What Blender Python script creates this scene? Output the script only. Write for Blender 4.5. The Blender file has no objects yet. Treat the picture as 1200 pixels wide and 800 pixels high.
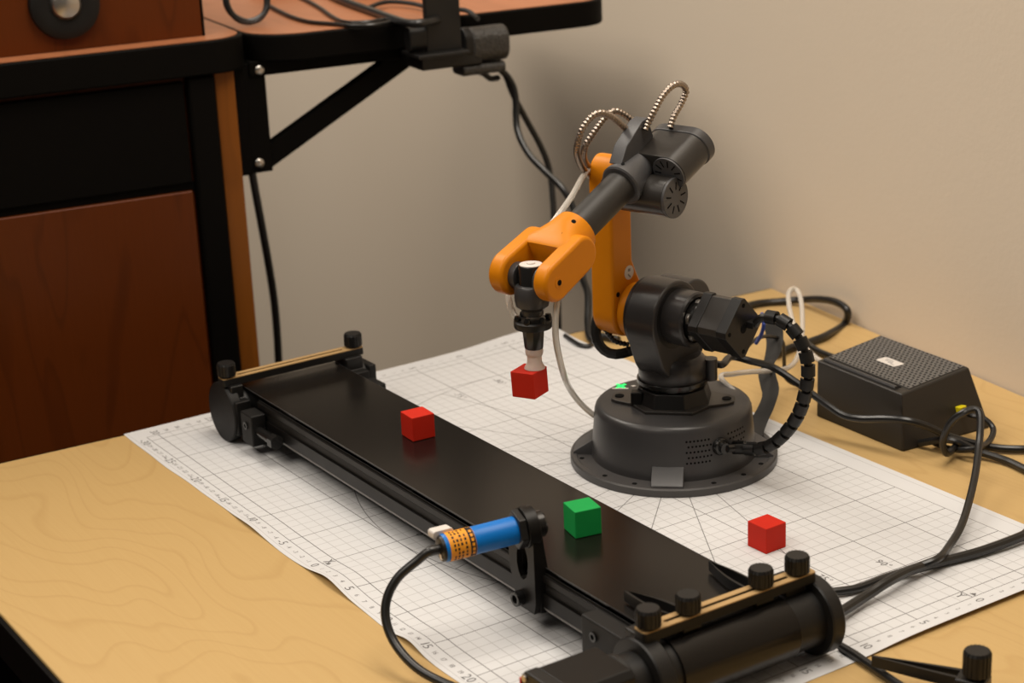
import bpy, bmesh, math, random
from mathutils import Vector, Matrix
random.seed(7)
# ------------------------------------------------------------------ camera, world, lights, exposure
S = 0.01                                   # all lengths below are centimetres
scn = bpy.context.scene
COL = scn.collection
FPX = 2137.12
CAM = Vector((104.559, -81.932, 54.039))
yaw, pit, roll = 2.56913736, -0.320847896, -0.043302759
Fv = Vector((math.cos(pit)*math.cos(yaw), math.cos(pit)*math.sin(yaw), math.sin(pit)))
Rv = Fv.cross(Vector((0, 0, 1))).normalized(); Uv = Rv.cross(Fv)
Rv, Uv = (math.cos(roll)*Rv + math.sin(roll)*Uv, -math.sin(roll)*Rv + math.cos(roll)*Uv)
cd = bpy.data.cameras.new('camera'); cam = bpy.data.objects.new('camera', cd); COL.objects.link(cam)
cd.sensor_fit = 'HORIZONTAL'; cd.sensor_width = 36; cd.lens = 36*FPX/1200
cd.clip_start = 0.02; cd.clip_end = 50
m = Matrix((Rv, Uv, -Fv)).transposed().to_4x4(); m.translation = CAM*S
cam.matrix_world = m
cd.dof.use_dof = True; cd.dof.focus_distance = 1.28; cd.dof.aperture_fstop = 9.0
scn.camera = cam

w = bpy.data.worlds.new('room_ambient'); scn.world = w; w.use_nodes = True
w.node_tree.nodes['Background'].inputs[0].default_value = (1.0, 0.90, 0.80, 1)
w.node_tree.nodes['Background'].inputs[1].default_value = 0.065

def area(name, loc, sx, sy, power, color, target=None):
    l = bpy.data.lights.new(name, 'AREA'); l.shape = 'RECTANGLE'; l.size = sx*S; l.size_y = sy*S
    l.energy = power; l.color = color
    o = bpy.data.objects.new(name, l); COL.objects.link(o); o.location = Vector(loc)*S
    if target is not None:
        o.rotation_euler = (Vector(target) - Vector(loc)).to_track_quat('-Z', 'Y').to_euler()
    return o
WARM = (1.0, 0.905, 0.79)
area('ceiling_lamp_light', (30, -2, 165), 120, 60, 21, WARM)
area('ceiling_lamp_light', (10, -165, 190), 180, 120, 36, WARM)
area('ceiling_lamp_light', (-200, -50, 190), 180, 90, 58, WARM)

scn.view_settings.view_transform = 'Standard'; scn.view_settings.look = 'None'
scn.view_settings.gamma = 1.0; scn.view_settings.use_curve_mapping = False
scn.view_settings.exposure = 0.0

# ------------------------------------------------------------------ helpers
def V(*a): return Vector(a)
def ray(px, py): return Fv + Rv*((px-600)/FPX) + Uv*((400-py)/FPX)
def at(px, py, **k):
    """point in cm seen at a pixel of the photograph, on the plane x=, y= or z= given"""
    d = ray(px, py); (ax, v), = k.items(); i = 'xyz'.index(ax)
    return CAM + d*((v-CAM[i])/d[i])
def onp(px, py, P, n):
    d = ray(px, py); n = Vector(n)
    return CAM + d*((Vector(P)-CAM).dot(n)/d.dot(n))
def frame(axis, hint=None):
    z = Vector(axis).normalized()
    h = Vector(hint) if hint is not None else (V(0, 0, 1) if abs(z.z) < .9 else V(1, 0, 0))
    x = (h - z*h.dot(z)).normalized(); y = z.cross(x)
    return x, y, z
def smooth_path(pts, sub=8, closed=False):
    P = [Vector(p) for p in pts]; n = len(P); out = []
    rng = n if closed else n-1
    for i in range(rng):
        p1, p2 = P[i], P[(i+1) % n]
        p0 = P[(i-1) % n] if (closed or i > 0) else p1*2-p2
        p3 = P[(i+2) % n] if (closed or i+2 < n) else p2*2-p1
        for k in range(sub):
            t = k/sub
            out.append(.5*((2*p1) + (p2-p0)*t + (2*p0-5*p1+4*p2-p3)*t*t + (3*p1-p0-3*p2+p3)*t**3))
    if not closed: out.append(P[-1])
    return out
def resample(P, step):
    out = [P[0].copy()]; acc = 0
    for a, b in zip(P, P[1:]):
        L = (b-a).length; d = step-acc
        while d <= L:
            out.append(a.lerp(b, d/L) if L > 0 else a.copy()); d += step
        acc = L-(d-step)
    return out
XFORM = False
class MB:
    def __init__(s): s.v = []; s.f = []
    def add(s, v, f):
        o = len(s.v); s.v += [Vector(p) for p in v]; s.f += [tuple(i+o for i in q) for q in f]; return s
    def box(s, c, size, ax=None):
        ax = ax or (V(1,0,0), V(0,1,0), V(0,0,1)); c = Vector(c); h = [k/2 for k in size]
        v = [c+ax[0]*(h[0]*i)+ax[1]*(h[1]*j)+ax[2]*(h[2]*k) for i in (-1,1) for j in (-1,1) for k in (-1,1)]
        return s.add(v, [(0,1,3,2),(4,6,7,5),(0,4,5,1),(2,3,7,6),(0,2,6,4),(1,5,7,3)])
    def prism(s, poly, o, ex, ey, ez, t0, t1, scale1=1.0):
        o = Vector(o); n = len(poly)
        cx = sum(p[0] for p in poly)/n; cy = sum(p[1] for p in poly)/n
        v = [o+ex*p[0]+ey*p[1]+ez*t0 for p in poly]
        v += [o+ex*(cx+(p[0]-cx)*scale1)+ey*(cy+(p[1]-cy)*scale1)+ez*t1 for p in poly]
        f = [tuple(range(n))[::-1], tuple(range(n, 2*n))]+[(i, (i+1) % n, n+(i+1) % n, n+i) for i in range(n)]
        return s.add(v, f)
    def ring(s, outer, inner, o, ex, ey, ez, t0, t1):
        o = Vector(o); n = len(outer); v = []
        for t in (t0, t1):
            for P in (outer, inner): v += [o+ex*p[0]+ey*p[1]+ez*t for p in P]
        f = []
        for i in range(n):
            j = (i+1) % n
            f += [(i, n+i, n+j, j), (2*n+i, 2*n+j, 3*n+j, 3*n+i), (i, j, 2*n+j, 2*n+i), (n+i, 3*n+i, 3*n+j, n+j)]
        return s.add(v, f)
    def lathe(s, prof, o, axis, n=40, hint=None, a0=0.0):
        x, y, z = frame(axis, hint); o = Vector(o); v = []; f = []; m = len(prof)
        for r, h in prof:
            for k in range(n):
                a = a0+2*math.pi*k/n; v.append(o+x*(r*math.cos(a))+y*(r*math.sin(a))+z*h)
        for i in range(m-1):
            for k in range(n):
                l = (k+1) % n; f.append((i*n+k, i*n+l, (i+1)*n+l, (i+1)*n+k))
        if prof[0][0] > 1e-4: f.append(tuple(range(n))[::-1])
        if prof[-1][0] > 1e-4: f.append(tuple(range((m-1)*n, m*n)))
        return s.add(v, f)
    def cyl(s, p0, p1, r, r1=None, n=28, hint=None):
        p0, p1 = Vector(p0), Vector(p1); L = (p1-p0).length
        return s.lathe([(r, 0), (r if r1 is None else r1, L)], p0, p1-p0, n, hint)
    def sweep(s, P, rad, n=10, cap=True, closed=False):
        P = [Vector(p) for p in P]; m = len(P)
        rad = rad if callable(rad) else (lambda i, R=rad: R)
        T = [((P[(i+1) % m] if closed else P[min(i+1, m-1)])-(P[i-1] if closed else P[max(i-1, 0)])).normalized() for i in range(m)]
        x, y, z = frame(T[0]); v = []; f = []
        for i in range(m):
            x = (x-T[i]*x.dot(T[i])).normalized(); y = T[i].cross(x); r = rad(i)
            for k in range(n):
                a = 2*math.pi*k/n; v.append(P[i]+x*(r*math.cos(a))+y*(r*math.sin(a)))
        for i in range(m if closed else m-1):
            j = (i+1) % m
            for k in range(n):
                l = (k+1) % n; f.append((i*n+k, i*n+l, j*n+l, j*n+k))
        if cap and not closed: f += [tuple(range(n))[::-1], tuple(range((m-1)*n, m*n))]
        return s.add(v, f)
    def build(s, name, mat, parent=None, bevel=0, ang=35, flat=False, seg=2, origin=None):
        root = parent
        while root is not None and root.parent is not None: root = root.parent
        o0 = Vector(root['_o']) if root is not None else Vector(origin or (0, 0, 0))
        if XFORM:
            s.v = [grown(p) for p in s.v]; bevel *= GROW
            if root is None: o0 = grown(o0)
        me = bpy.data.meshes.new(name)
        me.from_pydata([((p-o0)*S)[:] for p in s.v], [], s.f)
        bm = bmesh.new(); bm.from_mesh(me); bmesh.ops.recalc_face_normals(bm, faces=bm.faces); bm.to_mesh(me); bm.free()
        if not flat:
            me.polygons.foreach_set('use_smooth', [True]*len(me.polygons))
            me.set_sharp_from_angle(angle=math.radians(ang))
        me.materials.append(mat)
        o = bpy.data.objects.new(name, me); COL.objects.link(o)
        if parent is not None: o.parent = parent
        else: o.location = o0*S; o['_o'] = o0[:]
        if bevel:
            b = o.modifiers.new('bevel', 'BEVEL'); b.width = bevel*S; b.segments = seg; b.limit_method = 'ANGLE'
            b.angle_limit = math.radians(40); b.harden_normals = True
        return o
def tag(o, label=None, cat=None, group=None, kind=None):
    if label: o['label'] = label
    if cat: o['category'] = cat
    if group: o['group'] = group
    if kind: o['kind'] = kind
    return o
def thing(name, label, cat, loc, group=None):
    if XFORM: loc = grown(loc)
    o = bpy.data.objects.new(name, None); COL.objects.link(o); o.location = Vector(loc)*S; o['_o'] = Vector(loc)[:]
    o.empty_display_size = .02
    return tag(o, label, cat, group)
def circ(r, n=32, cx=0, cy=0, a0=0): return [(cx+r*math.cos(a0+2*math.pi*k/n), cy+r*math.sin(a0+2*math.pi*k/n)) for k in range(n)]
def hull2(c0, r0, c1, r1, n=20):
    """outline of two circles joined by their outer tangents, counter-clockwise"""
    dx, dy = c1[0]-c0[0], c1[1]-c0[1]; d = math.hypot(dx, dy); a = math.atan2(dy, dx); b = math.acos(max(-1, min(1, (r0-r1)/d)))
    P = [(c1[0]+r1*math.cos(a-b+2*b*k/n), c1[1]+r1*math.sin(a-b+2*b*k/n)) for k in range(n+1)]
    P += [(c0[0]+r0*math.cos(a+b+(2*math.pi-2*b)*k/n), c0[1]+r0*math.sin(a+b+(2*math.pi-2*b)*k/n)) for k in range(n+1)]
    return P
def rrect(w, h, r, n=6, cx=0, cy=0):
    P = []
    for (sx, sy, a) in ((1, 1, 0), (-1, 1, 90), (-1, -1, 180), (1, -1, 270)):
        for k in range(n+1):
            t = math.radians(a+90*k/n); P.append((cx+sx*(w/2-r)+r*math.cos(t), cy+sy*(h/2-r)+r*math.sin(t)))
    return P
def gear(r, n=18, d=.07):
    P = []
    for k in range(n):
        for q, rr in ((0, r), (.45, r), (.55, r*(1-d)), (.95, r*(1-d))):
            a = 2*math.pi*(k+q)/n; P.append((rr*math.cos(a), rr*math.sin(a)))
    return P

# ------------------------------------------------------------------ materials
class NT:
    def __init__(s, name):
        s.m = bpy.data.materials.new(name); s.m.use_nodes = True; s.t = s.m.node_tree; s.b = s.t.nodes['Principled BSDF']
    def n(s, typ, **k):
        o = s.t.nodes.new(typ)
        for a, b in k.items():
            setattr(o, a, b)
        return o
    def link(s, a, b): s.t.links.new(a, b)
    def M(s, op, a, b=None, c=None):
        o = s.n('ShaderNodeMath', operation=op)
        for i, q in enumerate((a, b, c)):
            if q is None: continue
            if isinstance(q, (int, float)): o.inputs[i].default_value = q
            else: s.link(q, o.inputs[i])
        return o.outputs[0]
    def mix(s, f, a, b):
        o = s.n('ShaderNodeMix', data_type='RGBA')
        for i, q in ((0, f), (6, a), (7, b)):
            if isinstance(q, (int, float)): o.inputs[i].default_value = q
            elif isinstance(q, tuple): o.inputs[i].default_value = (*q, 1) if len(q) == 3 else q
            else: s.link(q, o.inputs[i])
        return o.outputs[2]
    def ramp(s, f, stops):
        o = s.n('ShaderNodeValToRGB'); s.link(f, o.inputs[0])
        e = o.color_ramp.elements
        while len(e) < len(stops): e.new(.5)
        for q, (p, c) in zip(e, stops): q.position = p; q.color = (*c, 1)
        return o.outputs[0]
    def coord(s, scale=(1, 1, 1), rot=(0, 0, 0), kind='Object'):
        t = s.n('ShaderNodeTexCoord'); mp = s.n('ShaderNodeMapping')
        mp.inputs['Scale'].default_value = scale; mp.inputs['Rotation'].default_value = rot
        s.link(t.outputs[kind], mp.inputs[0]); return mp.outputs[0]
    def noise(s, vec, scale, detail=3, rough=.5, dist=0):
        o = s.n('ShaderNodeTexNoise'); s.link(vec, o.inputs['Vector']); o.inputs['Scale'].default_value = scale
        o.inputs['Detail'].default_value = detail; o.inputs['Roughness'].default_value = rough; o.inputs['Distortion'].default_value = dist
        return o.outputs['Fac']
    def bump(s, h, strength, dist=.001):
        o = s.n('ShaderNodeBump'); o.inputs['Strength'].default_value = strength; o.inputs['Distance'].default_value = dist
        s.link(h, o.inputs['Height']); s.link(o.outputs[0], s.b.inputs['Normal'])
    def set(s, col=None, rough=None, metal=None, spec=None, **k):
        if col is not None:
            if isinstance(col, tuple): s.b.inputs['Base Color'].default_value = (*col, 1)
            else: s.link(col, s.b.inputs['Base Color'])
        if rough is not None:
            if isinstance(rough, (int, float)): s.b.inputs['Roughness'].default_value = rough
            else: s.link(rough, s.b.inputs['Roughness'])
        if metal is not None: s.b.inputs['Metallic'].default_value = metal
        if spec is not None: s.b.inputs['Specular IOR Level'].default_value = spec
        for a, b in k.items(): s.b.inputs[a].default_value = b
        return s.m
def plastic(name, col, rough=.45, spec=.5, grain=.06, scale=900, metal=0, **k):
    t = NT(name); v = t.coord(); nz = t.noise(v, 60, 3, .6)
    c = t.mix(nz, tuple(x*(1-grain) for x in col), tuple(min(1, x*(1+grain)) for x in col))
    r = t.M('ADD', t.M('MULTIPLY', t.M('SUBTRACT', nz, .5), .12), rough)
    t.bump(t.noise(v, scale, 2), .06, .0004)
    return t.set(c, r, metal, spec, **k)
def wood(name, c0, c1, c2, scale, rot, rough=.4, lines=9, strength=1.0):
    t = NT(name); v = t.coord(scale, rot)
    big = t.noise(v, 1.0, 2, .45, .4)
    rings = t.M('FRACT', t.M('MULTIPLY', big, lines))
    line = t.ramp(rings, [(0, (0, 0, 0)), (.78, (0, 0, 0)), (.94, (1, 1, 1)), (1, (.15, .15, .15))])
    v2 = t.coord((scale[0]*3, scale[1]*40, scale[2]*40) if scale[0] < scale[1] else (scale[0]*40, scale[1]*40, scale[2]*3), rot)
    fine = t.noise(v2, 2.0, 3, .6)
    c = t.mix(fine, c0, c1)
    c = t.mix(t.M('MULTIPLY', line, .55*strength), c, c2)
    c = t.mix(t.M('MULTIPLY', t.noise(v, .6, 2), .35), c, c1)
    return t.set(c, rough, 0, .22)
MAT = {}
MAT['maple'] = wood('maple_laminate', (.465, .303, .120), (.515, .348, .149), (.36, .213, .072), (1.7, 6.0, 6.0), (0, 0, math.radians(5)), .45, 26, .55)
MAT['cherry'] = wood('cherry_veneer', (.080, .0165, .0017), (.110, .024, .0028), (.040, .0078, .0009), (11, 11, 2.2), (0, 0, 0), .38, 9, .8)
MAT['cherry_top'] = wood('cherry_laminate_top', (.34, .125, .055), (.42, .165, .075), (.22, .075, .03), (3, 9, 9), (0, 0, math.radians(-80)), .4, 7, .6)
MAT['black_lam'] = plastic('black_laminate', (.0022, .0017, .0012), .6, .08)
MAT['black'] = plastic('black_plastic', (.0075, .007, .0066), .42, .38)
MAT['black_gloss'] = plastic('black_gloss_plastic', (.010, .0095, .009), .22, .5)
MAT['black_metal'] = plastic('black_anodised_aluminium', (.0065, .0058, .0053), .38, .24)
MAT['cable'] = plastic('black_cable_sheath', (.010, .0095, .009), .32, .5)
MAT['grey'] = plastic('dark_grey_plastic', (.041, .0395, .0400), .34, .45)
MAT['box_top_lit'] = plastic('box_plastic_lit_top', (.10, .095, .09), .5, .4)  # same plastic as the box sides, coloured paler for light from above
MAT['drum'] = plastic('charcoal_drum_plastic', (.027, .025, .0245), .30, .45)
MAT['tube'] = plastic('charcoal_tube_coating', (.026, .0235, .021), .42, .35)
MAT['flange'] = plastic('grey_flange_plastic', (.058, .055, .054), .4, .45)
MAT['box_side'] = plastic('charcoal_box_plastic', (.024, .021, .018), .45, .35)
MAT['grey_light'] = plastic('slate_grey_plastic', (.062, .061, .063), .4, .45)
MAT['housing'] = plastic('glossy_charcoal_plastic', (.026, .023, .0205), .30, .45)
MAT['orange'] = plastic('orange_plastic', (.61, .20, .0015), .40, .24, .04)
MAT['blue'] = plastic('blue_plastic', (.002, .15, .52), .38, .3, .05)
MAT['label_orange'] = plastic('orange_paper_label', (.78, .31, .02), .55, .3)
MAT['ink'] = plastic('black_ink', (.020, .018, .018), .6, .2)
MAT['ink_grey'] = plastic('grey_ink', (.22, .21, .21), .7, .2)
MAT['white_pl'] = plastic('white_plastic', (.62, .58, .54), .45, .4)
MAT['yellow'] = plastic('yellow_plastic', (.72, .60, .01), .4, .4)
MAT['tan'] = plastic('tan_fibreboard', (.40, .255, .11), .55, .3)
MAT['steel'] = plastic('brushed_steel', (.55, .52, .48), .32, .5, metal=1.0)
MAT['conduit'] = plastic('bronze_tinted_steel_conduit', (.36, .30, .25), .36, .5, metal=1.0)
MAT['red'] = plastic('red_painted_wood', (.52, .020, .008), .6, .15, .10, 500)
MAT['green'] = plastic('green_painted_wood', (.010, .29, .062), .6, .15, .10, 500)
MAT['strip'] = plastic('light_grey_plastic', (.42, .41, .40), .5, .4)
MAT['rail_foot'] = plastic('rail_edge_reflection', (.20, .19, .18), .35, .5)  # pale colour paints the sheet's reflection on the black rail's lower edge
MAT['matte'] = plastic('matte_black_plastic', (.0055, .005, .0046), .55, .3)
MAT['cherry_edge'] = wood('cherry_edge_veneer', (.18, .055, .006), (.22, .07, .008), (.10, .030, .004), (11, 11, 2.2), (0, 0, 0), .4, 9, .6)
MAT['ribbon'] = plastic('charcoal_fabric_strap', (.030, .028, .026), .7, .2)
MAT['bluewire'] = plastic('blue_wire_sheath', (.02, .05, .30), .4, .4)
MAT['hole'] = plastic('dark_hole', (.004, .004, .004), .8, .1)
t = NT('green_led'); t.b.inputs['Emission Color'].default_value = (.02, .9, .16, 1); t.b.inputs['Emission Strength'].default_value = 1.1
MAT['led'] = t.set((.02, .5, .1), .4)
t = NT('translucent_silicone'); MAT['silicone'] = t.set((.80, .66, .58), .35, 0, .5, **{'Transmission Weight': .35, 'IOR': 1.4, 'Subsurface Weight': .3})
t.b.inputs['Subsurface Radius'].default_value = (.004, .003, .002)
t = NT('clear_hose'); MAT['hose'] = t.set((.80, .76, .70), .18, 0, .5, **{'Transmission Weight': .55, 'IOR': 1.3})
# wall paint
t = NT('beige_wall_paint'); v = t.coord()
c = t.mix(t.noise(v, 3, 3), (.635, .545, .435), (.665, .575, .465))
t.bump(t.noise(v, 190, 4, .6), .16, .0012); MAT['wall'] = t.set(c, .75, 0, .25)
t = NT('dark_carpet'); v = t.coord(); c = t.mix(t.noise(v, 300, 3), (.006, .005, .0045), (.02, .017, .015)); t.bump(t.noise(v, 500, 2), .5, .004)
MAT['carpet'] = t.set(c, .95, 0, .1)
# belt
t = NT('black_belt'); v = t.coord(); nz = t.noise(v, 1400, 2); c = t.mix(nz, (.0045, .0036, .003), (.0085, .0072, .0062)); t.bump(nz, .10, .0003)
MAT['belt'] = t.set(c, .23, 0, .34)
# mesh fabric of the clamp pad
t = NT('ribbed_rubber'); v = t.coord((1, 1, 1)); wv = t.n('ShaderNodeTexVoronoi'); wv.inputs['Scale'].default_value = 420; t.link(v, wv.inputs['Vector'])
c = t.mix(wv.outputs['Distance'], (.012, .011, .010), (.045, .042, .038)); t.bump(wv.outputs['Distance'], .6, .001); MAT['mesh'] = t.set(c, .4, 0, .5)
# mat paper with printed centimetre grid
t = NT('printed_grid_paper'); tc = t.n('ShaderNodeTexCoord'); sp = t.n('ShaderNodeSeparateXYZ'); t.link(tc.outputs['Object'], sp.inputs[0])
X = t.M('MULTIPLY', sp.outputs[0], 100); Y = t.M('MULTIPLY', sp.outputs[1], 100)
def lines(q, period, half):
    d = t.M('ABSOLUTE', t.M('SUBTRACT', t.M('FRACT', t.M('ADD', t.M('DIVIDE', q, period), .5)), .5))
    return t.M('LESS_THAN', t.M('MULTIPLY', d, period), half)
def between(q, a, b): return t.M('MULTIPLY', t.M('GREATER_THAN', q, a), t.M('LESS_THAN', q, b))
inx = between(X, -31.03, 31.03); iny = between(Y, -31.03, 9.03); inside = t.M('MULTIPLY', inx, iny)
fine = t.M('MAXIMUM', lines(X, 1, .030), lines(Y, 1, .030))
bold = t.M('MAXIMUM', lines(X, 5, .036), lines(Y, 5, .036))
def near(q, v, h): return t.M('LESS_THAN', t.M('ABSOLUTE', t.M('SUBTRACT', q, v)), h)
brd = t.M('MAXIMUM', t.M('MAXIMUM', near(X, -31, .03), near(X, 31, .03)), t.M('MAXIMUM', near(Y, -31, .03), near(Y, 9, .03)))
Rr = t.M('SQRT', t.M('ADD', t.M('MULTIPLY', X, X), t.M('MULTIPLY', Y, Y)))
An = t.M('MULTIPLY', t.M('ARCTAN2', X, t.M('MULTIPLY', Y, -1)), 180/math.pi)
dA = t.M('ABSOLUTE', t.M('SUBTRACT', t.M('FRACT', t.M('ADD', t.M('DIVIDE', An, 15), .5)), .5))
rad = t.M('LESS_THAN', t.M('MULTIPLY', t.M('MULTIPLY', dA, 15*math.pi/180), Rr), .034)
front = t.M('LESS_THAN', Y, .05)
rad = t.M('MULTIPLY', t.M('MULTIPLY', rad, t.M('LESS_THAN', Rr, 25)), front)
arc = t.M('MULTIPLY', near(Rr, 25, .035), front)
strong = t.M('MULTIPLY', inside, t.M('MAXIMUM', t.M('MAXIMUM', bold, brd), t.M('MAXIMUM', rad, arc)))
rim = t.M('MULTIPLY', .35, t.M('MAXIMUM', near(Y, 10.6, .03), near(Y, -32.0, .02)))
paper = t.mix(t.noise(tc.outputs['Object'], 12, 3), (.59, .59, .595), (.615, .615, .62))
c = t.mix(t.M('MULTIPLY', t.M('MULTIPLY', inside, fine), .42), paper, (.20, .19, .185))
c = t.mix(t.M('MAXIMUM', t.M('MULTIPLY', strong, .82), rim), c, (.10, .095, .095))
MAT['paper'] = t.set(c, .6, 0, .25)
t = NT('paper_back'); MAT['paper_back'] = t.set((.6, .5, .45), .7)
MAT['number'] = plastic('print_ink', (.15, .145, .145), .6, .2)
# ------------------------------------------------------------------ the room
E1 = V(.9914, -.1305, 0); E2 = V(.1305, .9914, 0); ZZ = V(0, 0, 1)      # room axes: along the wall, into the wall
WALLP = V(6.7, 31.2, 0); FLOOR = -75.0
b = MB(); b.box(V(-60, -60, FLOOR-1), (700, 500, 2), (E1, E2, ZZ)); tag(b.build('floor', MAT['carpet'], flat=True), kind='structure')
b = MB(); b.box(WALLP+E1*-100+E2*5.0+ZZ*(FLOOR+140), (560, 10, 280), (E1, E2, ZZ)); tag(b.build('wall_right', MAT['wall'], flat=True), kind='structure')
b = MB(); b.box(WALLP+E1*-100+E2*-0.5+ZZ*(FLOOR+5), (560, 1.0, 10), (E1, E2, ZZ)); tag(b.build('baseboard_right', MAT['black_lam'], flat=True), kind='structure')

# ------------------------------------------------------------------ table
tb = thing('table', 'maple-topped work table with black edging under the grid sheet', 'table', (10, -10, FLOOR))
TOP = -0.04
poly = [(-34.1, -51.8), (72, -51.8), (72, 22.2), (-29.4, 35.6)]
ex, ey = V(1, 0, 0), V(0, 1, 0)
b = MB(); b.prism([(-33.95, -51.6), (71.8, -51.6), (71.8, 22.45), (-29.3, 35.8)], (0, 0, 0), ex, ey, ZZ, TOP-3, TOP); b.build('tabletop', MAT['maple'], tb, .15)
b = MB()
for (p, q) in zip(poly, poly[1:]+poly[:1]):
    if p == (72, 22.2): continue
    P, Q = V(*p, 0), V(*q, 0); d = (Q-P).normalized(); nrm = V(d.y, -d.x, 0)
    b.box((P+Q)/2+nrm*.05+ZZ*(TOP-1.6), ((Q-P).length+.3, .4, 3.0), (d, nrm, ZZ))
b.build('edge_band', MAT['black_lam'], tb, .1)
for p in ((-29, -46), (66, -46), (66, 18), (-25, 29)):
    b = MB(); b.box(V(p[0], p[1], (FLOOR+TOP-3)/2), (4.5, 4.5, TOP-3-FLOOR)); b.build('leg', MAT['black_lam'], tb, .3)
for yy in (-46, 18):
    b = MB(); b.box((18, yy, -7), (90, 2.5, 6)); b.build('apron', MAT['black_lam'], tb, .2)

# ------------------------------------------------------------------ printed grid sheet
def mh(x, y):
    g = lambda u, s: math.exp(-(u/s)**2)
    z = .55*g(x-3.2, 2.4)*math.exp(-max(0, y+32.3)/2.6)+.38*g(x-14, 1.6)*math.exp(-max(0, y+32.3)/1.6)+.25*g(x+9, 2.5)*math.exp(-max(0, y+32.3)/1.2)
    if x > 31.0: z += .32*((x-31.0)/1.7)**2*(1/(1+math.exp(-(y+9.5)/1.2)))
    if x < -27: z += .5*((-27-x)/6)**2*(1/(1+math.exp(-(y-4)/1.5)))
    return z
mat = thing('grid_sheet', 'large white paper sheet printed with a centimetre grid under the robot', 'paper sheet', (0, 0, 0))
b = MB(); nx, ny = 150, 100; x0, x1, y0, y1 = -33.0, 32.7, -32.3, 11.2
vs = []
for lay in (0, 1):
    for j in range(ny+1):
        for i in range(nx+1):
            x = x0+(x1-x0)*i/nx; y = y0+(y1-y0)*j/ny
            yy = y+(.06*math.sin(x*.31)+.03*math.sin(x*.9+1) if j == 0 else 0)
            vs.append(V(x, yy, mh(x, y)-(.022 if lay else 0)))
N = (nx+1)*(ny+1); fs = []
for j in range(ny):
    for i in range(nx):
        a = j*(nx+1)+i; fs.append((a, a+1, a+nx+2, a+nx+1)); fs.append((N+a, N+a+nx+1, N+a+nx+2, N+a+1))
edge = [j for j in range(nx+1)]; 
for i in range(nx):
    fs.append((i, N+i, N+i+1, i+1)); k = ny*(nx+1)+i; fs.append((k, k+1, N+k+1, N+k))
for j in range(ny):
    k = j*(nx+1); fs.append((k, k+nx+1, N+k+nx+1, N+k)); k += nx; fs.append((k, N+k, N+k+nx+1, k+nx+1))
b.add(vs, fs); b.build('paper', MAT['paper'], mat)
# printed numerals
GL = {}
def glyph(ch):
    if ch not in GL:
        c = bpy.data.curves.new('g', 'FONT'); c.body = ch; c.size = 1; c.resolution_u = 2
        o = bpy.data.objects.new('g', c); COL.objects.link(o); bpy.context.view_layer.update()
        me = bpy.data.meshes.new_from_object(o.evaluated_get(bpy.context.evaluated_depsgraph_get()))
        vs = [v.co.copy() for v in me.vertices]; fs = [tuple(p.vertices) for p in me.polygons]
        wd = max((v.x for v in vs), default=.3)+.08
        bpy.data.objects.remove(o); bpy.data.curves.remove(c); bpy.data.meshes.remove(me)
        GL[ch] = (vs, fs, wd)
    return GL[ch]
def text2d(s, size):
    vs, fs, x = [], [], 0
    for ch in s:
        v, f, wd = glyph(ch); o = len(vs)
        vs += [((p.x+x)*size, p.y*size) for p in v]; fs += [tuple(i+o for i in q) for q in f]; x += wd
    w_ = x*size
    return [(p[0]-w_/2, p[1]-size*.35) for p in vs], fs
def put(b, s, size, cx, cy):
    vs, fs = text2d(s, size)
    b.add([V(cx+p[0], cy+p[1], mh(cx+p[0], cy+p[1])+.012) for p in vs], fs)
bb, bs = MB(), MB()
for k in range(-30, 31):
    big = k % 5 == 0
    put(bb if big else bs, str(k), .95 if big else .5, k, -31.55)
for k in range(-30, 10):
    big = k % 5 == 0
    for xx in (31.65, -31.6): put(bb if big else bs, str(abs(k)), .95 if big else .5, xx, k)
put(bb, 'X', 1.0, .1, -30.45); put(bb, 'Y', 1.0, 30.4, -.4)
for a in range(-90, 91, 15):
    t_ = math.radians(a); put(bb, str(a)+'°', .85, 23.7*math.sin(t_)+.2, -23.7*math.cos(t_)+.6 if abs(a) < 90 else -.9)
for (x, y) in ((.4, -30.75), (30.75, .35)):
    bb.add([V(x-.25, y-.12, mh(x, y)+.012), V(x+.25, y-.12, mh(x, y)+.012), V(x, y+.25, mh(x, y)+.012)], [(0, 1, 2)])
tag(bb.build('printed_numerals', MAT['number'], mat, flat=True), kind='stuff'); tag(bs.build('printed_small_numerals', MAT['ink_grey'], mat, flat=True), kind='stuff')

# ------------------------------------------------------------------ conveyor
cv = thing('conveyor', 'black tabletop belt conveyor lying across the grid sheet', 'conveyor', (2, -19.5, 0))
XL, XR, ZA, RB = -25.8, 30.0, 2.5, 2.0
YA, YB = -24.4, -15.7
def belt_loop(r):
    P = [(XR+r*math.sin(math.radians(a)), ZA+r*math.cos(math.radians(a))) for a in range(0, 181, 9)]
    P += [(26.2, ZA-r), (24.6, ZA-r+.8), (23.6, 2.15-(r-RB)), (-19.6, 2.15-(r-RB)), (-20.6, ZA-r+.8), (-22.2, ZA-r)]
    P += [(XL-r*math.sin(math.radians(a)), ZA-r*math.cos(math.radians(a))) for a in range(0, 181, 9)]
    return P
b = MB(); b.ring(belt_loop(RB+.05), belt_loop(RB-.1), (0, 0, 0), V(1,0,0), ZZ, V(0,1,0), YA, YB)
bl = b.build('belt', MAT['belt'], cv)
for yy in (YA, YB):
    b = MB(); b.box(((XL+XR)/2, yy, ZA+RB+.02), (XR-XL, .03, .06)); b.build('belt_edge_highlight', MAT['grey_light'], bl)  # thin pale strip added as a painted highlight along the belt edge
for xx in (XL, XR):
    b = MB(); b.cyl((xx, -25.3, ZA), (xx, -13.4, ZA), RB-.12, n=40); b.build('roller', MAT['black'], cv)
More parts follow.
